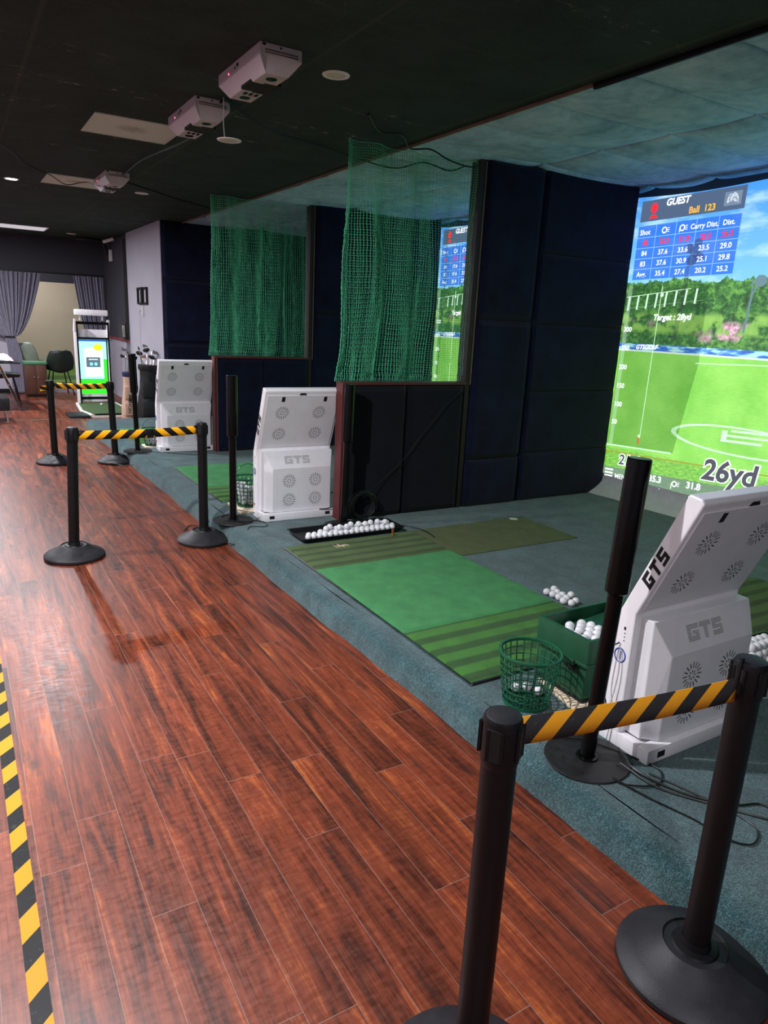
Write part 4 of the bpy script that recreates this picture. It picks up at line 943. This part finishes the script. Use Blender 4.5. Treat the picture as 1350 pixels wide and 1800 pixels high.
# ================================================================== FAR END
# mini putting machine: white side rails, black posts, top box, lit display, green
kx, ky = 1.80, 13.2
t = thing('putting_machine', 'white upright putting machine with a lit touchscreen at the far end', 'game machine', (kx, 13.3, 0))
m = MB()
for x in (0, .53): m.prism([(-.02, 0), (.14, 0), (.14, 1.30), (.02, 1.47), (-.10, 1.47), (-.02, 1.25)], lambda u, v, d, x=x: (x + d, u, v), 0, .03)
m.box(.03, .53, .06, .13, .06, .20); m.box(.03, .53, .06, .13, 1.13, 1.30)
m.build('cabinet', M['white'], t)
m = MB(); m.box(.03, .53, .07, .12, .20, 1.14); m.build('display_back', M['black'], t)
m = MB(); m.box(.05, .51, .058, .07, .20, 1.13); ds = m.build('display', emis('display_cyan', '9fe6ee', 1.0), t)
m = MB(); m.box(.05, .51, .0565, .058, .20, .46); m.box(.455, .51, .0565, .058, .46, .80); m.build('display_green', emis('display_green', '35d028', 1.0), ds)
m = MB(); m.box(.05, .51, .0565, .058, 1.10, 1.13); m.box(.05, .15, .055, .058, .285, .315); m.box(.2, .45, .055, .058, .285, .315); m.build('display_blue', emis('display_blue', '24549c', 1.0), ds)
m = MB(); m.box(.14, .445, .055, .058, .50, .99); m.build('display_sheet', emis('display_white', 'd6fbfa', 1.1), ds)
m = MB(); m.box(.17, .40, .0535, .055, .66, .83); m.build('display_dialog', emis('display_grey', '4f646e', 1.0), ds)
m = MB()
for u in (.25, .325): m.lathe([(0, 0), (.028, 0)], 18, mat=Matrix.Translation((u, .0530, .715)) @ Matrix.Rotation(PI / 2, 4, 'X'))
m.build('dialog_button', emis('display_button', '7fe0f2', 1.0), ds)
m = MB(); m.box(.21, .36, .0528, .0535, .785, .802); m.build('dialog_caption', emis('display_caption', 'd8e4ea', 1.0), ds)
m = MB(); m.lathe([(0, 0), (.075, 0)], 24, mat=Matrix.Translation((.37, .0543, 1.0)) @ Matrix.Rotation(PI / 2, 4, 'X') @ Matrix.Scale(.75, 4, (0, 1, 0))); m.build('display_map', emis('display_lime', 'c8f022', 1.0), ds)
m = MB()
for x in (.03, .53): m.box(x - .012, x + .012, -.115, -.09, 0, 1.42)
m.box(.02, .54, -.115, -.09, 1.385, 1.43); m.box(.02, .54, -.11, -.09, .12, .165); m.box(.03, .53, -.1, .06, 1.14, 1.17); m.build('black_frame', M['gloss'], t)
m = MB(); m.box(.02, .55, -.05, .10, 1.53, 1.63, bev=.02); m.box(.09, .11, .0, .04, 1.45, 1.54); m.box(.45, .47, .0, .04, 1.45, 1.54); m.build('top_unit', M['white'], t)
m = MB(); gpts = [(-.02, -.02), (.58, -.02), (.60, -.9), (.52, -1.5), (.05, -1.5), (-.07, -1.0)]
m.prism(gpts, lambda u, v, d: (u, v, d), .03, .05); m.build('putting_green', M['putt2'], t)
m = MB(); m.tube([(-.03, -.02, .035), (-.10, -1.0, .03), (-.02, -1.54, .03)], .03, 8); m.tube([(.60, -.02, .04), (.64, -.9, .03), (.56, -1.54, .03)], .022, 8); m.box(-.02, .56, -1.56, -1.52, 0, .03); m.build('rail', M['paper'], t)
MB().box(0.03, .53, -1.525, -1.495, .02, .06).build('front_lip', M['black'], t)
ball(kx + .30, 13.3 - .42, .05 + r, 'white golf ball on the small putting green of the far machine', 'golf ball on the far putting green')
o = MB().box(0, .30, 0, .5, 0, .04, bev=.008).build('foot_pad', M['blackr'], loc=(1.44, 11.72, 0)); tag(o, 'flat dark foot pad on the floor left of the small putting green', 'foot pad')

def golf_bag(x, y, rz, label, body, trim, h, rad, lean, nclubs, big, txt_=None):
    t = thing('golf_bag', label, 'golf bag', (x, y, 0), rz)
    ax = lambda z: Vector((lean * z, 0, z))
    m = MB(); prof = [(0.0, .84), (.03, 1.0), (.10, 1.06), (.28, 1.08), (.45, 1.0), (.62, .86), (.8, .84), (.92, .9), (1.0, .98)]
    m.tube([ax(h * a) for a, b in prof], [rad * b for a, b in prof], 24); b_ = m.build('body', body, t)
    m = MB(); m.tube([ax(h * .93), ax(h * .955), ax(h * 1.02), ax(h * 1.03)], [rad * .96, rad * 1.06, rad * 1.08, rad * 1.0], 24); m.build('collar', trim, t)
    m = MB(); m.box(-rad * .75, rad * .75, -rad * 1.38, -rad * .5, h * .12, h * .40, bev=.03); m.box(-rad * .62, rad * .62, -rad * 1.2, -rad * .4, h * .46, h * .74, bev=.025)
    m.build('pocket', body, t)
    m = MB(); m.tube(smooth_path([ax(h * .9) + Vector((rad * .9, -.03, 0)), ax(h * .7) + Vector((rad * 1.4, -.06, 0)), ax(h * .5) + Vector((rad * 1.0, -.05, 0))]), .014, 6); m.build('strap', trim, t)
    if txt_:
        m = MB(); add_text(m, txt_, .075, lambda u, v: (v - .03 + lean * (h * .18 + u), -rad * 1.39, h * .18 + u), bold=.001); m.build('lettering', M['slot'], b_, fix=False)
    for k in range(nclubs):
        a = 2 * PI * k / nclubs + .4; rr = rad * .6
        d = Vector((math.cos(a) * rr, math.sin(a) * rr, 0)); z1 = h + (.22 + .16 * ((k * 7) % 5) / 5 if not big else .12 + .20 * ((k * 3) % 7) / 7)
        p0 = ax(h * .8) + d * .7; p1 = ax(z1) + d * 1.35 + Vector((.03 * math.sin(k), 0, 0))
        c = MB(); c.tube([p0, p1], .0055, 6); sh_ = c.build('club_shaft', M['chrome'], t)
        hd = MB()
        if k % 3 == 0 and big:   # driver
            mt = Matrix.Translation(p1 + Vector((-.03, 0, .015))) @ Matrix.Rotation(.3 * k, 4, 'Z') @ Matrix.Rotation(.35, 4, 'Y') @ Matrix.Diagonal((1.25, .9, .55, 1))
            hd.lathe([(.001, -.05), (.03, -.045), (.05, -.02), (.052, .005), (.042, .03), (.02, .045), (.001, .05)], 18, mat=mt); hd.build('club_head', M['bagk'] if k % 2 else M['iron'], sh_)
        else:
            mt = Matrix.Translation(p1) @ Matrix.Rotation(1.1 * k, 4, 'Z') @ Matrix.Rotation(.3, 4, 'X')
            hd.prism([(-.01, -.015), (.06, -.02), (.078, .012), (.07, .035), (.0, .012)], lambda u, v, d_: mt @ Vector((u, d_, v)), -.007, .007); hd.build('club_head', M['chrome'] if k % 2 else M['iron'], sh_)
    return t
golf_bag(2.47, 11.15, 0, 'tall black golf bag full of clubs leaning by the grey wall, behind the farthest pole', M['bagk'], M['bagk'], .84, .135, .05, 9, True)
golf_bag(2.22, 11.35, .1, 'slim beige golf bag with a navy collar beside the black golf bag', M['bagb'], M['navyb'], .72, .085, .06, 6, False, 'HONMA')

# television bracket, cable, sockets on the grey pier
t = thing('wall_bracket', 'black rectangular television bracket on the grey wall above the golf bags', 'wall bracket', (2.68, 12.02, 1.88))
m = MB(); m.box(-.03, 0, -.33, .33, -.13, -.10); m.box(-.03, 0, -.33, .33, .10, .13); m.box(-.03, 0, -.33, -.29, -.1, .1); m.box(-.03, 0, .29, .33, -.1, .1); m.box(-.04, 0, -.05, .03, -.13, .13)
m.build('frame', M['black'], t)
o = MB().box(-.025, 0, 0, .05, 0, .16, bev=.004).build('power_strip', M['wcable'], loc=(2.68, 12.0, 1.57)); tag(o, 'small white power adapter hanging below the black bracket', 'power adapter')
cable('wall_cable', [(2.672, 12.1, 1.66), (2.67, 12.3, 1.64), (2.672, 12.32, 1.4), (2.672, 12.33, 1.0), (2.672, 12.32, .6)], 'thin white cable running down the grey wall from the adapter', .005, 'wcable')
t = thing('wall_board', 'tall dark board with a red lower edge on the right wall beyond the grey pier', 'board', (2.70, 13.16, 1.12))
MB().box(-.02, .035, 0, 2.2, .02, 1.75).build('board', M['dark_wall'], t); MB().box(-.025, .03, 0, 2.2, 0, .02).build('red_edge', M['red'], t)
MB().box(-.03, -.02, .05, .25, .02, 1.7).build('dark_strip', M['slot'], t)
o = MB().box(-.02, 0, 0, .14, 0, .20, bev=.004).build('switch_plate', M['lgrey'], loc=(2.672, 13.5, 1.18)); tag(o, 'small pale switch plate on the dark board near its red edge', 'switch plate')

# curtains
def curtain(name, label, xt, xm, xb, zt, zm, zb, y, folds, seed):
    """xt/xm/xb: (left,right) at top, tie and bottom"""
    t = thing(name, label, 'curtain', (xt[0], y, 0))
    def f(u, v):
        z = zt + (zb - zt) * v; k = (z - zm) / (zt - zm) if z > zm else (zm - z) / (zm - zb)
        if z > zm: s = 1 - (1 - k) ** 1.0; e = k ** .55; l = xm[0] + (xt[0] - xm[0]) * k ** .6; r_ = xm[1] + (xt[1] - xm[1]) * e
        else: e = min(1, k * 1.5) ** .6; l = xm[0] + (xb[0] - xm[0]) * e; r_ = xm[1] + (xb[1] - xm[1]) * e
        w_ = r_ - l; am = min(.05, .018 + w_ * .03)
        x = l + u * w_
        ph = u * folds * 2 * PI + .6 * math.sin(v * 3 + u * 7 + seed)
        return (x - xt[0] + .012 * math.sin(ph * .5), am * math.sin(ph) + .4 * am * math.sin(ph * 2.3 + seed), z)
    m = MB(); m.grid(folds * 12, 70, f); o = m.build('drape', M['velvet'], t, fix=False, sharp=180)
    so = o.modifiers.new('thickness', 'SOLIDIFY'); so.thickness = .004
    return t
t = curtain('curtain', 'large lilac grey velvet curtain gathered by a tie, left of the cream screen', (-.2, 1.55), (.86, 1.02), (.90, 1.16), 2.24, 1.07, .03, 15.25, 22, 1)
MB().box(.0, .17, -.055, .055, -.012, .012, bev=.006).build('tie_band', M['slot'], t, loc=(1.05, 0, 1.07))
curtain('curtain', 'narrower lilac grey velvet curtain hanging right of the cream screen, behind the putting machine', (2.10, 2.70), (2.36, 2.70), (2.5, 2.7), 2.24, .9, .05, 15.22, 11, 4)
t = thing('curtain_rail', 'dark curtain rail under the far header', 'curtain rail', (-.3, 15.27, 2.245)); MB().box(0, 3.0, -.012, .012, 0, .03).build('rail', M['black'], t)
o = MB().box(0, 2.15, 0, .02, 0, 1.75).build('cream_screen', M['cream'], loc=(.95, 17.95, .42)); tag(o, 'large plain cream screen cloth hanging in the far opening between the curtains', 'screen')
o = MB().grid(40, 16, lambda u, v: (.6 + u * 2.7, 16.6 + 1.33 * v, .101 + .32 * v ** 3)).build('turf_ramp', M['turf_far'], fix=False); tag(o, 'green turf curling up below the cream screen in the far opening', 'turf')

# cabinet and chairs
t = thing('cabinet', 'small dark brown wooden cabinet with a green top beside the far curtain', 'cabinet', (1.10, 14.72, 0), .0)
MB().box(0, .37, 0, .38, .04, .60, bev=.006).build('body', M['woodcab'], t); MB().box(.02, .35, .02, .36, 0, .04).build('plinth', M['black'], t); MB().box(-.015, .385, -.015, .395, .60, .645, bev=.008).build('top', M['green_top'], t)
for k, x in enumerate((.008, .187)):
    d = MB().box(x, x + .175, -.014, 0, .06, .59, bev=.003).build('door', M['woodcab'], t)
    MB().box(x + (.135 if k == 0 else .02), x + (.16 if k == 0 else .045), -.028, -.012, .36, .37, bev=.003).build('knob', M['chrome'], d)
def shell_chair(x, y, rz, label, mat, legmat, sc=1.0):
    t = thing('shell_chair', label, 'chair', (x, y, 0), rz)
    def f(u, v):
        a = (u - .5) * 2
        if v < .45: k = v / .45; yy = -.22 + k * .40; z = .44 + .03 * a * a * 3 * .5 + .03 * (1 - k); wd = .17 + .05 * k
        else: k = (v - .45) / .55; yy = .18 + .06 * k + .05 * math.sin(k * PI / 2); z = .45 + .40 * k - .0; wd = (.235 + .01 * math.sin(k * PI)) * (1 - .28 * k ** 3) * (1 if k < .999 else .6)
        return (a * wd, yy - .10 * a * a * (1 if v > .3 else v / .3), z + .05 * a * a * (1 - min(1, abs(v - .45) * 2)))
    m = MB(); m.grid(18, 26, f); o = m.build('shell', mat, t, fix=False, sharp=180); so = o.modifiers.new('th', 'SOLIDIFY'); so.thickness = .018
    for sx in (-1, 1):
        for sy in (-1, 1): MB().cyl((sx * .13, sy * .12, .45), (sx * .21, sy * .2, 0), .011, seg=10).build('leg', legmat, t)
    m = MB(); m.cyl((-.17, -.16, .22), (.17, .16, .22), .006, seg=6); m.cyl((.17, -.16, .22), (-.17, .16, .22), .006, seg=6); m.build('brace', legmat, t)
    return t
shell_chair(1.72, 15.12, PI + .15, 'dark green shell chair in front of the cream screen', M['chairdk'], M['black'])
shell_chair(1.27, 15.75, 2.6, 'pale grey green shell chair behind the wooden cabinet', M['chairlt'], M['pine'])
bpy.data.objects['shell_chair.001'].location.z = .10
shell_chair(.72, 13.75, PI * .5, 'dark grey chair tucked under the glass table at the left edge', M['greych'], M['black'])
t = thing('glass_table', 'dark glass topped table at the left edge with clothes on it', 'table', (.35, 13.1, 0))
MB().box(-.55, .55, -.35, .35, .745, .765, bev=.006).build('table_top', M['glass_dark'], t); 
for sx in (-1, 1):
    m = MB(); m.cyl((sx * .25, -.25, .745), (sx * .55, .25, .0), .014, seg=10); m.build('leg', M['chrome'], t); m = MB(); m.cyl((sx * .25, .25, .745), (sx * .5, -.28, 0), .014, seg=10); m.build('leg', M['chrome'], t)
def cloth(u, v):
    x = (u - .5) * .7; y = (v - .5) * .45; rr = max(0, 1 - (x / .35) ** 2) * max(0, 1 - (y / .23) ** 2)
    return (x, y, .01 + .14 * rr ** .6 * (1 + .35 * noise.noise(Vector((x * 9, y * 9, 0)))) + .02 * abs(noise.noise(Vector((x * 20, y * 20, 2)))))
m = MB(); m.grid(40, 30, cloth); o = m.build('folded_clothes', M['pink'], loc=(.47, 13.05, .762), fix=False); tag(o, 'heap of pale pink clothes on the glass table at the left edge', 'clothes')
t = thing('handbag', 'small black bag standing behind the pink clothes on the table', 'bag', (.40, 13.39, .766))
MB().box(-.13, .13, -.06, .06, 0, .20, bev=.03).build('body', M['leather'], t); m = MB(); m.tube([Vector((.08 * math.cos(k * PI / 10), 0, .195 + .07 * math.sin(k * PI / 10))) for k in range(11)], .008, 6); m.build('handle', M['leather'], t)
t = thing('leather_stool', 'low black leather seat with a chrome leg at the left edge', 'seat', (.36, 11.75, 0))
MB().box(-.35, .27, -.3, .3, .17, .36, bev=.03).build('cushion', M['leather'], t); MB().box(-.36, -.25, -.3, .3, .3, .75, bev=.03).build('backrest', M['leather'], t)
for (x, y) in ((.2, -.22), (.2, .22), (-.28, -.22), (-.28, .22)):
    m = MB(); m.cyl((x, y, .17), (x + .03, y, .012), .014, seg=12); m.lathe([(0, 0), (.035, 0), (.035, .01), (0, .014)], 16, c=(x + .03, y, 0)); m.build('leg', M['chrome'], t)
# ducting stubs by the ceiling in the far corner
o = MB(); o.tube(smooth_path([(0, 0, 0), (.25, .05, .02), (.5, .3, .0), (.62, .5, -.18)]), .03, 8); o = o.build('ceiling_pipe', M['iron'], loc=(2.02, 14.1, 2.82)); tag(o, 'dark pipe bending under the ceiling in the far right corner', 'pipe')
o = MB().box(0, .05, 0, .09, 0, .20, bev=.008).build('wall_fitting', M['lgrey'], loc=(2.62, 14.3, 2.5)); tag(o, 'small pale fitting high on the wall in the far right corner', 'wall fitting')
o = MB(); o.cyl((0, 0, 0), (.16, -.1, .06), .028, seg=14); o = o.build('ceiling_spotlight', M['lgrey'], loc=(2.45, 13.9, 2.79)); tag(o, 'small pale spotlight tube under the ceiling near the grey pier', 'spotlight')
